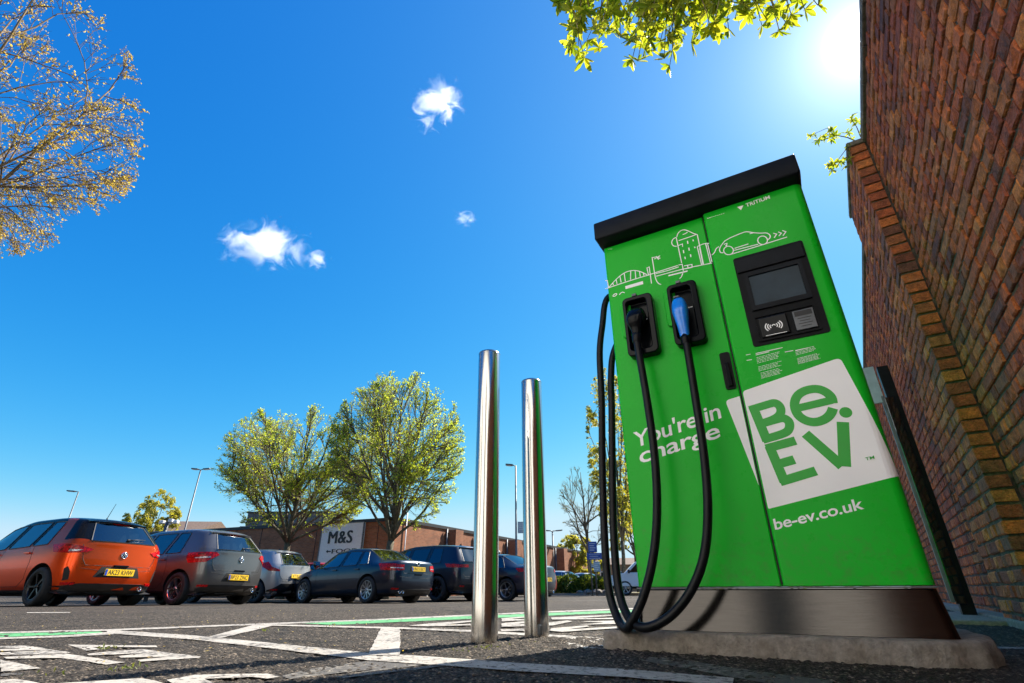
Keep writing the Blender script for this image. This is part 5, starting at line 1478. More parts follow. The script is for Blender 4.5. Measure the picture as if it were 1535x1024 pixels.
roofp = [Lf, Cn, Rt, Rt+Vector((-30, 14, 0)), Lf+Vector((4, 20, 0))]
mb = MB(); mb.add([p+Vector((0, 0, TOPZ-.02)) for p in roofp], [(0, 1, 2, 3, 4)]); mb.build('roof', MAT['grey_roof'], shop)
LR = (Rt-Cn).length
for s_, dp in ((5.6, .7), (9.3, .9), (14.0, .9), (19.0, .9), (24.0, .9)):
    c = Cn+dR*s_+nR*dp/2; mb = MB(); mb.box((c.x, c.y, (TOPZ+BASEZ)/2), (dp, .9, TOPZ-BASEZ-.1), 0, Matrix.Rotation(math.atan2(nR.y, nR.x), 3, 'Z')); uvwalls(mb.build('pier', MAT['shop_brick'], shop))
    c = Cn+dR*(s_-.6)+nR*.14; mb = MB(); mb.tube([(c.x, c.y, BASEZ), (c.x, c.y, TOPZ)], .06, 8); mb.build('downpipe', MAT['galv'], shop)
c = Cn+dR*.9+nR*.08; mb = MB(); mb.tube([(c.x, c.y, BASEZ), (c.x, c.y, TOPZ+.5)], .035, 6); mb.build('downpipe', MAT['white_paint'], shop)
mb = MB()
for k in range(14): q_ = Lf.lerp(Cn, (k+.5)/14)+nL*.012; mb.tube([(q_.x, q_.y, BASEZ), (q_.x, q_.y, TOPZ-.02)], .018, 4)
tag(mb.build('movement_joint', MAT['fascia'], shop), kind='stuff')
for u_, w_ in ((-9.5, 1.6), (-14.0, 1.2), (-22.0, 2.4)):
    q_ = Cn+dL*u_; mb = MB(); mb.rbox((0, 0, 0), (w_, .7, .5), .03); o = mb.build('roof_vent', MAT['galv'], shop); o.location = (q_.x+1, q_.y+3, TOPZ+.35)
for s_ in (12.2, 21.0):
    c = Cn+dR*s_+nR*.05; mb = MB(); mb.lathe([(0, .1), (.13, .1), (.16, 0)], 12, 0, 'Y', (0, 0, 0)); o = mb.build('wall_light', MAT['galv'], shop); o.location = (c.x, c.y, 2.6); o.rotation_euler = (0, 0, math.atan2(nR.y, nR.x)-PI/2)
def PW(u, v, n_, P0, off=0.0):
    e = Vector((0, 0, EYE)); d = ray(u, v); t = ((P0+n_*off-e).dot(n_))/d.dot(n_); return e+d*t
sg = thing('store_sign', 'big white store sign with black letters on the brick wall', 'sign', (0, 0, 0))
q = [PW(u, v, nL, Cn, .16) for u, v in [(481, 787), (543.5, 781.6), (543.5, 838), (478, 838)]]
xl, xr = (q[0]+q[3])/2, (q[1]+q[2])/2; zt_, zb_ = (q[0].z+q[1].z)/2-.02, -.05
xl.z = xr.z = 0
mb = MB(); wallslab(mb, xl, xr, zb_, zt_, .12); mb.build('panel', MAT['white_paint'], sg, recalc=True)
mb = MB()
for a, b in ((xl, xl+dL*.06), (xr-dL*.06, xr)): wallslab(mb, a+nL*.02, b+nL*.02, zb_, zt_+.03, .1)
wallslab(mb, xl+nL*.02+dL*.06, xr+nL*.02-dL*.06, zt_, zt_+.05, .1); mb.build('frame', MAT['galv'], sg, recalc=True)
mb = MB(); a = PW(491.5, 815, nL, Cn, .175); b = PW(527, 812.5, nL, Cn, .175); c = PW(491.5, 797, nL, Cn, .175)
text_fit(mb, 'M&S', Vector((a.x, a.y, a.z)), dL, (0, 0, 1), (Vector((b.x, b.y, 0))-Vector((a.x, a.y, 0))).length, c.z-a.z, spacing=1.04, N=nL, heavy=.035)
mb.build('lettering', MAT['ink'], sg)
mb = MB(); a = PW(497, 829.8, nL, Cn, .175); b = PW(536, 828.6, nL, Cn, .175); c = PW(497, 823.3, nL, Cn, .175)
text_fit(mb, 'FOOD', a, dL, (0, 0, 1), (Vector((b.x, b.y, 0))-Vector((a.x, a.y, 0))).length, c.z-a.z, N=nL, heavy=.014)
mb.build('lettering', MAT['ink'], sg)
mb = MB(); a = a-dL*.42; hgt = (c.z-PW(497, 829.8, nL, Cn, .175).z); zc = a.z+hgt*.5; P_ = lambda s_, z: (a.x+dL.x*s_, a.y+dL.y*s_, zc+z)
mb.add([P_(0, 0), P_(.14, .09), P_(.14, .03), P_(.34, .03), P_(.34, -.03), P_(.14, -.03), P_(.14, -.09)], [(0, 6, 5, 2, 1), (2, 5, 4, 3)][0:1]+[(2, 5, 4, 3)]); mb.build('arrow', MAT['ink'], sg)

def houseblock(name, label, u0, u1, vt, Y, dep, mat, roof=None, roofh=0, zb=-.2, rot=0, windows=0):
    a, b = atY(u0, vt, Y), atY(u1, vt, Y); zt = (a.z+b.z)/2; w_ = (b-a).length; c = (a+b)/2
    r_ = thing(name, label, 'building', (c.x, c.y+dep/2, 0), rot)
    mb = MB(); mb.box((0, 0, (zt+zb)/2), (w_, dep, zt-zb)); uvwalls(mb.build('wall', mat, r_))
    mb = MB()
    if roofh:
        mb.add([(-w_/2-.3, -dep/2-.3, zt-.02), (w_/2+.3, -dep/2-.3, zt-.02), (w_/2+.3, dep/2+.3, zt-.02), (-w_/2-.3, dep/2+.3, zt-.02), (-w_/2-.3, 0, zt+roofh), (w_/2+.3, 0, zt+roofh)], [(0, 1, 5, 4), (2, 3, 4, 5), (0, 4, 3), (1, 2, 5), (0, 3, 2, 1)])
    else: mb.box((0, 0, zt+.08), (w_+.3, dep+.3, .16))
    mb.build('roof', roof or MAT['fascia'], r_, recalc=True)
    for k in range(windows):
        x = -w_/2+w_*(k+.5)/windows; mb = MB(); mb.box((x, -dep/2-.01, (zt+zb)/2+.2), (w_/windows*.5, .08, 1.2)); wn = mb.build('window', MAT['white_paint'], r_)
        mb = MB(); mb.box((x, -dep/2-.055, (zt+zb)/2+.2), (w_/windows*.5-.14, .02, 1.06)); mb.build('pane', MAT['gloss_black'], wn)
    return r_
houseblock('gabled_building', 'low building with brown gabled roof between the orange and grey cars', 205, 268, 799, 50, 12, MAT['far_brick'], MAT['tile_roof'], 1.7, rot=.12)
houseblock('flat_block', 'plain grey block rising behind the left maple tree', 372, 502, 769, 62, 10, MAT['grey_roof'])
houseblock('cream_building', 'cream walled building beyond the brick shop and hedge', 866, 892, 832, 68, 6, MAT['cream'], windows=2)
houseblock('far_brick_building', 'low far brick building seen behind the white pick-up truck', 893, 1010, 846, 75, 8, MAT['far_brick'], MAT['tile_roof'], 1.0, windows=5)
houseblock('warehouse', 'long dark low building on the horizon at far left', -140, 215, 858, 80, 10, MAT['far_brick'], MAT['grey_roof'], .8)

# ================================================================== LAMPS AND SIGNS
def lamp(label, top, Y, head=(-1,), hl=.55, rad=.06, group='lamp posts round the car park'):
    t = atY(top[0], top[1], Y); z0 = gz(Y); r_ = thing('street_lamp', label, 'lamp post', (t.x, t.y, z0), 0, group)
    H = t.z-z0; mb = MB(); mb.tube([(0, 0, 0), (0, 0, H*.25), (0, 0, H*.26), (0, 0, H)], [rad*1.4, rad*1.4, rad, rad*.7], 10); mb.build('pole', MAT['galv'], r_)
    for s_ in head:
        mb = MB(); mb.tube([(0, 0, H-.03), (s_*hl*.35, 0, H+.03)], rad*.5, 6); mb.rbox((s_*(hl*.35+hl*.4), 0, H+.045), (hl*.85, .24, .09), .03, 0, Matrix.Rotation(-s_*.08, 3, 'Y')); hd_ = mb.build('lamp_head', MAT['galv'], r_)
        mb = MB(); mb.box((s_*(hl*.35+hl*.42), 0, H-.008), (hl*.6, .18, .02), 0, Matrix.Rotation(-s_*.08, 3, 'Y')); mb.build('lens', MAT['white_paint'], hd_)
    return r_
l3 = lamp('tall lamp post rising between the two bollards', (773, 698), 29.5, (-1,), .5)
t = l3; mb = MB(); mb.rbox((.32, 0, 3.4), (.46, .04, .60), .01); mb.build('banner', MAT['sign_grey'], l3)
mb = MB()
for k in range(4): mb.box((.32, -.022, 3.58-k*.1), (.34, .002, .03))
mb.build('banner_print', MAT['white_paint'], l3)
lamp('leaning lamp post with wide head beside the left maple tree', (301, 704), 36, (-1, 1), .55)
lamp('lamp post with flat head rising above the orange car', (118, 737), 42, (-1,), .8)
lamp('short double-headed lamp post above the brick shop wall', (828, 796), 50, (-1, 1), .8, .09)
fl = thing('floodlight_pole', 'grey pole with small floodlights between orange and grey cars', 'floodlight', (0, 0, 0))
p0 = atY(222, 886, 20); t = atY(229, 783, 20); fl.location = (p0.x, 20, gz(20)); H = t.z-gz(20)
mb = MB(); mb.tube([(0, 0, 0), (0, 0, H)], .07, 10); mb.build('pole', MAT['galv'], fl)
for k, s_ in enumerate((-.16, .16, .36)): mb = MB(); mb.rbox((s_, -.05, H+.05*(k % 2)), (.16, .18, .12), .03); mb.tube([(0, 0, H-.1), (s_, 0, H)], .02, 6); mb.build('floodlight', MAT['white_paint'], fl)
sp = atY(891, 880, 30.0)
ps = thing('car_park_sign', 'blue car park information signs on a post behind the hedge', 'sign', (sp.x, 30, gz(30)))
def panel(parent, u0, v0, u1, v1, Y, mat, name):
    a, b = atY(u0, v0, Y), atY(u1, v1, Y); c = (a+b)/2-Vector(parent.location); mb = MB(); mb.rbox((c.x, -.06, c.z), (abs(b.x-a.x), .05, abs(a.z-b.z)), .01); o = mb.build(name, mat, parent); return c, abs(b.x-a.x), abs(a.z-b.z), o
mb = MB()
for s_ in (-.12, .12): mb.tube([(s_, 0, 0), (s_, 0, 2.5)], .04, 8)
mb.build('post', MAT['galv'], ps)
for (u0, v0, u1, v1, mt, rows) in ((881, 812, 895, 828, 'sign_blue', 4), (879, 829, 903, 839, 'sign_blue', 3), (889, 842, 900, 857, 'sign_grey', 4)):
    c, w_, h_, o = panel(ps, u0, v0, u1, v1, 30.0, MAT[mt], 'sign_panel'); mb = MB()
    for k in range(rows): mb.box((c.x-.04*(k % 2), -.088, c.z+h_*(.3-.6*k/(rows-1))), (w_*(.7-.15*(k % 2)), .002, h_*.05))
    mb.build('sign_print', MAT['white_paint'], o)

# ================================================================== TREES
def rnd_unit(rr):
    while True:
        v = Vector((rr.uniform(-1, 1), rr.uniform(-1, 1), rr.uniform(-1, 1)))
        if .1 < v.length < 1: return v.normalized()
def path(rr, a, b, bend, k=5, up=0.0, wob=.06):
    L = (b-a).length; m = (a+b)/2+Vector((0, 0, 1))*up*L+rnd_unit(rr)*bend*L; out = []
    for i in range(k+1):
        t = i/k; p = a*(1-t)**2+m*2*t*(1-t)+b*t*t
        if 0 < i < k: p = p+rnd_unit(rr)*wob*L/k
        out.append(p)
    return out
class Leafs:
    def __init__(s): s.v = []; s.f = []
    def leaf(s, p, d, side, L, W):
        o = len(s.v); m = p+d*L*.5; n = d.cross(side)*W*.25
        s.v += [tuple(p), tuple(m+side*W/2+n), tuple(p+d*L), tuple(m-side*W/2+n)]
        s.f.append((o, o+1, o+2, o+3))
    def build(s, name, mat, parent):
        me = bpy.data.meshes.new(name); me.from_pydata(s.v, [], s.f); me.materials.append(mat); me.update(); return link(name, me, parent)
def tree(name, label, base, H, fork, crown, seed, leafmat_, nl=9, nsub=(8, 7, 5), rtrunk=.17, leaf=(.11, .07), per=4, droop=0.0, cat='tree', group=None, bark='bark', spread=1.0, prune=None, leafp=1.0, twigr=.006, sides=4, upw=.12, inner=.25):
    """crown = (radius x, radius z, centre height)"""
    rr = random.Random(seed); root = thing(name, label, cat, base, 0, group)
    tr, tw, lf = MB(), MB(), Leafs()
    rx, rz, cz = crown; C0 = Vector((0, 0, cz))
    def env(p): q = p-C0; return math.sqrt((q.x/rx)**2+(q.y/rx)**2+(q.z/rz)**2)
    trunk = path(rr, Vector((0, 0, -.1)), Vector((rr.uniform(-.15, .15), rr.uniform(-.1, .1), fork)), .03, 4)
    tr.tube(trunk, [rtrunk*1.25, rtrunk, rtrunk*.92, rtrunk*.88, rtrunk*.85], 10)
    lead = path(rr, trunk[-1], Vector((rr.uniform(-.3, .3), rr.uniform(-.3, .3), cz+rz*.75)), .05, 6); tr.tube(lead, [rtrunk*.8*(1-.14*i) for i in range(7)], 8)
    limbs = [(lead, rtrunk*.6, 0)]
    for k in range(nl):
        a = 2*PI*(k+rr.uniform(-.3, .3))/nl*1.0; el = (-.38+1.45*((k*0.618) % 1.0))*spread
        tgt = C0+Vector((rx*math.cos(a)*math.cos(el), rx*math.sin(a)*math.cos(el), rz*math.sin(el)))*rr.uniform(.8, 1.0)
        t = rr.uniform(0, .45); i = int(t*6); st = lead[i].lerp(lead[i+1], t*6-i) if k % 3 else trunk[-1]
        P_ = path(rr, st, tgt, .10, 6, -.06+upw*0); r0 = rtrunk*rr.uniform(.38, .55); tr.tube(P_, [r0*(1-.13*i) for i in range(7)], 7); limbs.append((P_, r0, 1))
    def ok(p): return prune is None or prune(base_v+p)
    base_v = Vector(base)
    def sub(P_, r0, lvl):
        n = nsub[lvl]; L0 = sum((P_[i+1]-P_[i]).length for i in range(len(P_)-1))
        for k in range(n):
            t = rr.uniform(.22 if lvl == 0 else .15, 1.0); f = t*(len(P_)-1); i = min(int(f), len(P_)-2); st = P_[i].lerp(P_[i+1], f-i)
            d = (P_[i+1]-P_[i]).normalized(); o_ = (st-C0); o_ = Vector((o_.x, o_.y, o_.z*.6)); o_ = o_.normalized() if o_.length > .1 else Vector((0, 0, 1))
            dr = (d*.7+rnd_unit(rr)*.75+o_*.35+Vector((0, 0, upw*2.2-droop*(lvl+1)*.7))).normalized()
            L = L0*(.50, .45, .5)[lvl]*rr.uniform(.6, 1.1)*(1.15-t*.4); end = st+dr*L; g = 0
            while env(end) > 1.0 and g < 8: L *= .8; end = st+dr*L; g += 1
            if L < .1: continue
            Q = path(rr, st, end, .10, 4 if lvl < 2 else 3, (.05 if droop == 0 else .1), .1)
            if droop: Q[-1] = Q[-1]-Vector((0, 0, droop*L*.5))
            if not ok(end): 
                if lvl > 0: continue
            r1 = max(twigr, r0*(.42 if lvl == 0 else .5)*(1-t*.4))
            (tr if lvl == 0 else tw).tube(Q, [r1*(1-.6*j/(len(Q)-1)) for j in range(len(Q))], 5 if lvl == 0 else sides-1, cap=False)
            if lvl < len(nsub)-1: sub(Q, r1, lvl+1)
            if lvl >= len(nsub)-2 or lvl == 2:
                for m in range(per if lvl == len(nsub)-1 else per//2):
                    if rr.random() > leafp: continue
                    f2 = rr.uniform(.25, 1.0)*(len(Q)-1); j = min(int(f2), len(Q)-2); p = Q[j].lerp(Q[j+1], f2-j)+rnd_unit(rr)*leaf[0]*.4
                    dd = (rnd_unit(rr)+Vector((0, 0, -.25-droop))).normalized(); s_ = dd.cross(rnd_unit(rr)).normalized(); q_ = rr.uniform(.45, 1.45)
                    lf.leaf(p, dd, s_, leaf[0]*q_, leaf[1]*q_)
                    if m % 2: dd = (dd+rnd_unit(rr)*.9).normalized(); lf.leaf(p, dd, dd.cross(rnd_unit(rr)).normalized(), leaf[0]*q_*.8, leaf[1]*q_*.8)
    for P_, r0, _ in limbs: sub(P_, r0, 0)
    tr.build('trunk', MAT[bark], root); tw.build('twigs', MAT['twig' if bark == 'bark' else bark], root)
    if lf.v: lf.build('crown', MAT[leafmat_], root)
    return root
g_ = 'maples in fresh leaf before the brick shop'
def tbase(u, Y): p = atY(u, 886, Y); return (p.x, p.y, gz(Y))
tree('maple_tree', 'left maple in fresh yellow-green leaf, broader and lower of the two', tbase(421, 24.6), 9, 2.25, (3.9, 3.2, 5.65), 21, 'leaf_spring', 16, (15, 11, 7), .16, (.068, .048), 2, group=g_, leafp=.8)
tree('maple_tree', 'right maple in fresh leaf, taller of the two, beside the sign', tbase(577, 23.0), 10, 2.2, (3.15, 3.8, 6.2), 5, 'leaf_spring', 16, (15, 11, 7), .17, (.068, .048), 2, group=g_, leafp=.8)
tree('willow_tree', 'small weeping yellow-green tree rising behind the orange car', tbase(198, 44), 7, 2.0, (2.1, 3.3, 5.0), 9, 'leaf_willow', 7, (8, 7, 5), .12, (.16, .08), 8, droop=.55)
tree('bare_tree', 'nearly bare tree with ascending twigs behind the blue signs', tbase(886, 44), 11, 3.0, (2.3, 3.9, 6.4), 12, 'leaf_far', 8, (8, 6, 4), .16, (.1, .06), 1, leafp=.3, twigr=.014)
tree('birch_tree', 'tall slender yellow-green tree seen between the hanging cables', tbase(936, 34), 15, 3.0, (1.7, 6.3, 8.6), 15, 'leaf_willow', 9, (9, 7, 4), .13, (.13, .07), 6, droop=.15)
tree('lime_tree', 'yellow-green tree just left of the charger behind pick-up', tbase(958, 38), 9, 2.0, (2.4, 3.2, 4.6), 17, 'leaf_willow', 8, (8, 7, 4), .13, (.14, .08), 7)
tree('willow_tree', 'low pale yellow willow between brick shop and bare tree', tbase(872, 55), 5, 1.5, (2.6, 2.1, 3.4), 18, 'leaf_willow', 7, (8, 7, 4), .12, (.2, .11), 8, droop=.4)
def vis(p):
    s = screen(p); return s is not None and -130 < s[0] < 330 and -120 < s[1] < 430
tree('budding_tree', 'near bare tree with orange-brown buds reaching in at top left', (-12.2, 7.4, 0), 14, 5.0, (3.55, 3.7, 10.0), 33, 'leaf_bud', 13, (12, 10, 6), .10, (.042, .032), 4, prune=vis, bark='twig_near', twigr=.006, upw=.0, droop=.12, leafp=.8)

# far line of trees along the horizon
def far_trees():
    rr = random.Random(2); lf = Leafs(); tb = MB()
    for k in range(46):
        x = -190+k*8+rr.uniform(-3, 3); y = 150+rr.uniform(-15, 25); h = rr.uniform(3.5, 6.5); w_ = rr.uniform(4, 7)
        tb.tube([(x, y, -.2), (x, y, h*.6)], .2, 5)
        for _ in range(150):
            v = rnd_unit(rr)*rr.uniform(.5, 1); p = Vector((x+v.x*w_, y+v.y*w_, max(.3, h*.55+v.z*h*.5))); d = rnd_unit(rr); lf.leaf(p, d, d.cross(rnd_unit(rr)).normalized(), 1.3, 1.0)
    o = lf.build('distant_treeline', MAT['leaf_far'], None); o['kind'] = 'stuff'
far_trees()

# ---- clipped hedge on its island
hb = atY(868, 880, 34)
hg = thing('clipped_hedge', 'low rounded yellow-green hedge on the kerbed island', 'hedge', (hb.x, hb.y, gz(34)))
rr = random.Random(6); lf = Leafs()
blobs = [(-1.15, 0, .45, .55), (-.55, -.15, .5, .6), (.1, -.2, .42, .5), (.55, 0, .5, .6), (1.15, -.1, .46, .55), (1.5, 0, .4, .4), (-1.6, 0, .35, .38)]
for bx, by, bz, br in blobs:
    for _ in range(1000):
        v = rnd_unit(rr)*rr.uniform(.78, 1.05); p = Vector((bx+v.x*br*1.1, by+v.y*br, max(.02, bz+v.z*br*.95))); d = (v+rnd_unit(rr)*.8).normalized(); lf.leaf(p, d, d.cross(rnd_unit(rr)).normalized(), .15, .12)
lf.build('foliage', MAT['leaf_hedge'], hg)
mb = MB()
for k in range(9): mb.tube([(rr.uniform(-1.4, 1.4), 0, 0), (rr.uniform(-1.4, 1.4), rr.uniform(-.2, .2), .6)], .03, 5)
mb.build('stems', MAT['bark'], hg)
MAT['dry_grass'] = simple('dry_grass', (0.28, 0.24, 0.10), .95, var=.4, vscale=6, bmp=.8, bscale=30)
isl = tag(None or bpy.data.objects.new('kerb_island', None), kind='structure'); COL.objects.link(isl); isl.location = (hb.x, hb.y, gz(34))
mb = MB(); pts = [(-2.6, -1.3), (2.3, -1.6), (5.2, -1.2), (5.8, 1.2), (-2.4, 1.4)]; n = len(pts)
mb.add([(x, y, -.05) for x, y in pts]+[(x, y, .11) for x, y in pts], [tuple(range(n, 2*n))]+[(i, (i+1) % n, n+(i+1) % n, n+i) for i in range(n)]); mb.build('kerb', MAT['concrete'], isl)
mb = MB(); mb.add([(x*.93, y*.88, .125+.02*(i % 2)) for i, (x, y) in enumerate(pts)], [tuple(range(n))]); mb.build('grass_bed', MAT['dry_grass'], isl)
rr = random.Random(14)
for k, (x, s_) in enumerate(((-.1, .22), (.35, .3), (.9, .34), (1.35, .26), (2.1, .2))):
    bm = bmesh.new(); bmesh.ops.create_icosphere(bm, subdivisions=2, radius=s_)
    for v in bm.verts: v.co *= 1+.25*(noise.noise(v.co*5+Vector((k, 0, 0)))); v.co.z *= .55
    me = bpy.data.meshes.new('boulder'); bm.to_mesh(me); bm.free(); me.materials.append(MAT['stone']); o = link('boulder', me, None, (hb.x+x, hb.y-1.25, gz(34)+.16))
    tag(o, ('grey boulder edging the island, number one from hedge left', 'grey boulder below the hedge middle', 'largest grey boulder below the hedge', 'grey boulder right of the largest one', 'small grey boulder at right end of the row')[k].replace(', number one from hedge left', ', leftmost below the hedge'), 'boulder', 'boulders edging the hedge island')

# ---- branch hanging in from above, its trunk behind the brick wall
def cluster(lf, rr, p, size, n=8, down=.35):
    ax = (rnd_unit(rr)+Vector((0, 0, -down))).normalized(); s0 = ax.orthogonal().normalized(); s1 = ax.cross(s0)
    for k in range(n):
        a = 2*PI*k/n+rr.uniform(-.3, .3); o = s0*math.cos(a)+s1*math.sin(a); d = (o*rr.uniform(.7, 1.1)+ax*rr.uniform(.1, .9)).normalized()
        side = d.cross(ax); side = side.normalized() if side.length > .05 else s0
        L = size*rr.uniform(.6, 1.15); W = L*.36; oo = len(lf.v); up_ = side.cross(d).normalized()
        pts = [p, p+d*L*.25+side*W*.33+up_*L*.03, p+d*L*.6+side*W*.5+up_*L*.02, p+d*L*.85+side*W*.3-up_*L*.02, p+d*L-up_*L*.08, p+d*L*.85-side*W*.3-up_*L*.02, p+d*L*.6-side*W*.5+up_*L*.02, p+d*L*.25-side*W*.33+up_*L*.03, p+d*L*.45-up_*L*.05]
        lf.v += [tuple(q) for q in pts]; lf.f += [(oo, oo+1, oo+8, oo+7), (oo+1, oo+2, oo+8), (oo+2, oo+3, oo+4, oo+8), (oo+8, oo+4, oo+5, oo+6), (oo+8, oo+6, oo+7)]
oh = thing('overhanging_tree', 'bright green leafy branches hanging in along the top edge', 'tree', wl(2.2, -1.3))
OB = Vector(oh.location); rr = random.Random(40); bk, lf = MB(), Leafs()
def up_at(u, v, depth): d = ray(u, v)*depth; return Vector((d.x, d.y, d.z+EYE))-OB
bk.tube([Vector((0, 0, -.1)), Vector((.05, 0, 1.5)), Vector((.0, .05, 3.4)), Vector((-.1, .1, 4.6))], [.13, .11, .09, .07], 10)
main = [Vector((-.1, .1, 4.6)), up_at(1330, -260, 3.0), up_at(1250, -120, 2.75), up_at(1150, -70, 2.65), up_at(1030, -55, 2.6), up_at(900, -50, 2.55), up_at(820, -30, 2.6)]
bk.tube(cable_pts(main, 60), [.035]*1+[.035-.0004*i for i in range(200)][:len(cable_pts(main, 60))-1], 7)
tips = [(1226, 8), (1206, 14), (1186, 22), (1168, 46), (1178, 34), (1150, 30), (1142, 38), (1122, 22), (1104, 16), (1092, 42), (1078, 50), (1064, 40), (1048, 46), (1036, 64), (1022, 52), (1008, 74), (1004, 98), (996, 88), (990, 62), (1012, 44), (982, 40), (972, 58), (966, 74), (956, 92), (948, 88), (952, 52), (940, 40), (930, 56), (1040, 28), (1060, 18), (1080, 24), (1000, 20), (980, 16), (960, 18), (944, 22), (1020, 14), (1115, 4), (1135, 6), (902, 34), (892, 46), (880, 60), (868, 78), (876, 86), (858, 68), (850, 54), (862, 38), (870, 30), (898, 72), (908, 20), (920, 14), (838, 2), (880, 4), (1085, 6), (1048, 4), (1010, 30), (990, 34), (970, 36), (1030, 40), (1070, 34), (1000, 56), (984, 50), (1044, 56), (956, 38), (1160, 12), (1196, 2), (930, 30), (918, 44)]
mp = cable_pts(main, 60)
for u, v in tips:
    dp = rr.uniform(2.35, 2.8); tip = up_at(u, v, dp); st = min(mp[20:], key=lambda q: (q-up_at(u+rr.uniform(-40, 60), -55, 2.6)).length)
    P_ = path(rr, st, tip, .08, 5, .02, .05); bk.tube(P_, [.006, .005, .004, .003, .0025, .002], 4, cap=False)
    cluster(lf, rr, tip, rr.uniform(.055, .078), 9); 
    for m in range(rr.choice((2, 3, 4))): j = rr.choice((2, 3, 4)); cluster(lf, rr, P_[j]+rnd_unit(rr)*.045, rr.uniform(.045, .07), 8)
bk.build('branch', MAT['twig'], oh); lf.build('leaves', MAT['leaf_near'], oh)
# ---- seedling rooted in the wall top
tp = wl(3.72, .10, WALL_TOP+.02); sd = thing('wall_seedling', 'small leafy seedling sprouting from the top of the brick pier', 'plant', tp)
bk, lf = MB(), Leafs(); rr = random.Random(50); D = (tp-Vector((0, 0, EYE))).dot(fwd)
loc = lambda u, v, k=1.0: (lambda d: Vector((d.x, d.y, d.z+EYE))-tp)(ray(u, v)*D*k)
for pts in ([(1288, 214), (1270, 206), (1250, 202), (1240, 192), (1222, 200)], [(1286, 222), (1268, 224), (1256, 240), (1248, 250)], [(1290, 205), (1284, 190), (1276, 178)], [(1250, 202), (1244, 206), (1234, 210)], [(1286, 226), (1278, 232), (1270, 244)]):
    Q = [loc(u, v, 1-.01*i) for i, (u, v) in enumerate(pts)]; Q[0] = Q[0]; bk.tube(Q, [.005, .004, .003, .002, .0015][:len(Q)], 4, cap=False)
    for q in Q[1:]:
        for m in range(4): cluster(lf, rr, q+rnd_unit(rr)*.035, rr.uniform(.032, .055), 6, .1)
bk.build('stem', MAT['twig'], sd); lf.build('leaves', MAT['leaf_near'], sd)

# ---- small weeds in the cracks, fallen bits of leaf
def weeds():
    rr = random.Random(61); lf = Leafs()
    for (u, v), n, s_ in (((160, 973), 16, .02), ((192, 1002), 10, .018), ((175, 1005), 8, .015), ((728, 972), 14, .012), ((745, 970), 12, .012), ((792, 963), 10, .01), ((690, 975), 8, .01), ((505, 939), 6, .02), ((70, 1012), 8, .012), ((395, 946), 6, .02)):
        c = atZ(u, v, .008)
        for _ in range(n):
            p = c+Vector((rr.gauss(0, .03), rr.gauss(0, .03), 0)); d = Vector((rr.uniform(-1, 1), rr.uniform(-1, 1), rr.uniform(.2, 1.1))).normalized(); lf.leaf(p, d, d.cross(rnd_unit(rr)).normalized(), s_*rr.uniform(.6, 1.4), s_*.4)
    o = lf.build('weeds', MAT['leaf_far'], None); tag(o, 'tiny weeds growing in cracks of the tarmac', 'weeds', None, 'stuff')
    lf = Leafs()
    for _ in range(150):
        y = rr.uniform(1.8, 6.5); x = rr.uniform(-.95, .35)*y; d = Vector((rr.uniform(-1, 1), rr.uniform(-1, 1), rr.uniform(-.05, .25))).normalized(); lf.leaf(Vector((x, y, .011)), d, d.cross(Vector((0, 0, 1))).normalized(), rr.uniform(.006, .02), rr.uniform(.004, .009))
    o = lf.build('leaf_litter', MAT['leaf_bud'], None); tag(o, 'small dry bits of leaf lying on the tarmac', 'leaf litter', None, 'stuff')
weeds()

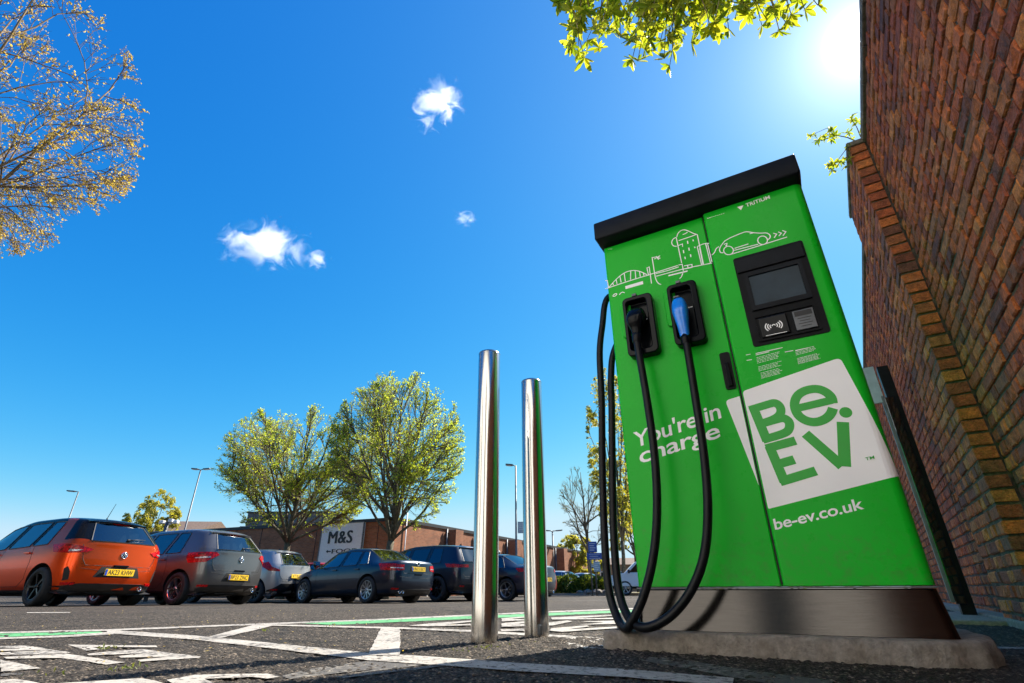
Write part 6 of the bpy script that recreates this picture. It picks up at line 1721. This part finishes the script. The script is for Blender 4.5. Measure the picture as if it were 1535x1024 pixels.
# ================================================================== CLOUDS
def cloudmat(name, seed, thr, dens, sc_):
    m = bpy.data.materials.new(name); m.use_nodes = True; t = m.node_tree; b = t.nodes['Principled BSDF']; t.nodes.remove(b)
    tc_ = t.nodes.new('ShaderNodeTexCoord'); mp_ = t.nodes.new('ShaderNodeMapping'); mp_.inputs['Location'].default_value = (seed, seed*1.7, 0); mp_.inputs['Scale'].default_value = sc_
    t.links.new(tc_.outputs['Object'], mp_.inputs[0])
    n_ = t.nodes.new('ShaderNodeTexNoise'); n_.inputs['Scale'].default_value = 2.3; n_.inputs['Detail'].default_value = 10; n_.inputs['Roughness'].default_value = .68; n_.inputs['Distortion'].default_value = .9
    t.links.new(mp_.outputs[0], n_.inputs['Vector'])
    ln = t.nodes.new('ShaderNodeVectorMath'); ln.operation = 'LENGTH'; t.links.new(tc_.outputs['Object'], ln.inputs[0])
    fo = t.nodes.new('ShaderNodeMapRange'); fo.inputs['From Min'].default_value = .15; fo.inputs['From Max'].default_value = 1.0; fo.inputs['To Min'].default_value = .10; fo.inputs['To Max'].default_value = -.25; t.links.new(ln.outputs['Value'], fo.inputs['Value'])
    a_ = t.nodes.new('ShaderNodeMath'); a_.operation = 'ADD'; t.links.new(n_.outputs['Fac'], a_.inputs[0]); t.links.new(fo.outputs[0], a_.inputs[1])
    r_ = t.nodes.new('ShaderNodeMapRange'); r_.inputs['From Min'].default_value = thr; r_.inputs['From Max'].default_value = thr+.16; r_.inputs['To Max'].default_value = dens; t.links.new(a_.outputs[0], r_.inputs['Value'])
    pv = t.nodes.new('ShaderNodeVolumePrincipled'); pv.inputs['Color'].default_value = (1, 1, 1, 1); pv.inputs['Anisotropy'].default_value = .35
    t.links.new(r_.outputs[0], pv.inputs['Density']); t.links.new(pv.outputs[0], t.nodes['Material Output'].inputs['Volume'])
    return m
def cloud(label, u, v, D, wpx, hpx, seed, thr=.56, dens=.12, rot=0.0):
    p = ray(u, v)*D; p.z += EYE; bm = bmesh.new(); bmesh.ops.create_icosphere(bm, subdivisions=3, radius=1.0)
    me = bpy.data.meshes.new('cloud'); bm.to_mesh(me); bm.free(); me.materials.append(cloudmat('cloud_vapour', seed, thr, dens, (1, 1, 1.0)))
    o = link('cloud', me, None, p); k = D/FPX
    o.scale = (wpx/2*k, wpx/2*k*.7, hpx/2*k/.9); o.rotation_euler = (0, rot, 0)
    tag(o, label, 'cloud', 'small white clouds in the blue sky'); return o
cloud('ragged white cloud at left above the maples, widest of all', 398, 368, 900, 200, 130, 3.3, .512, .055, .1)
cloud('ragged white cloud at the top middle of the sky', 655, 155, 900, 150, 125, 8.1, .525, .06)
cloud('thin wisp of cloud trailing right of the left cloud', 474, 388, 900, 90, 60, 12.4, .56, .05)
cloud('faintest small wisp of cloud above the bollards', 695, 327, 900, 90, 45, 5.4, .55, .03)
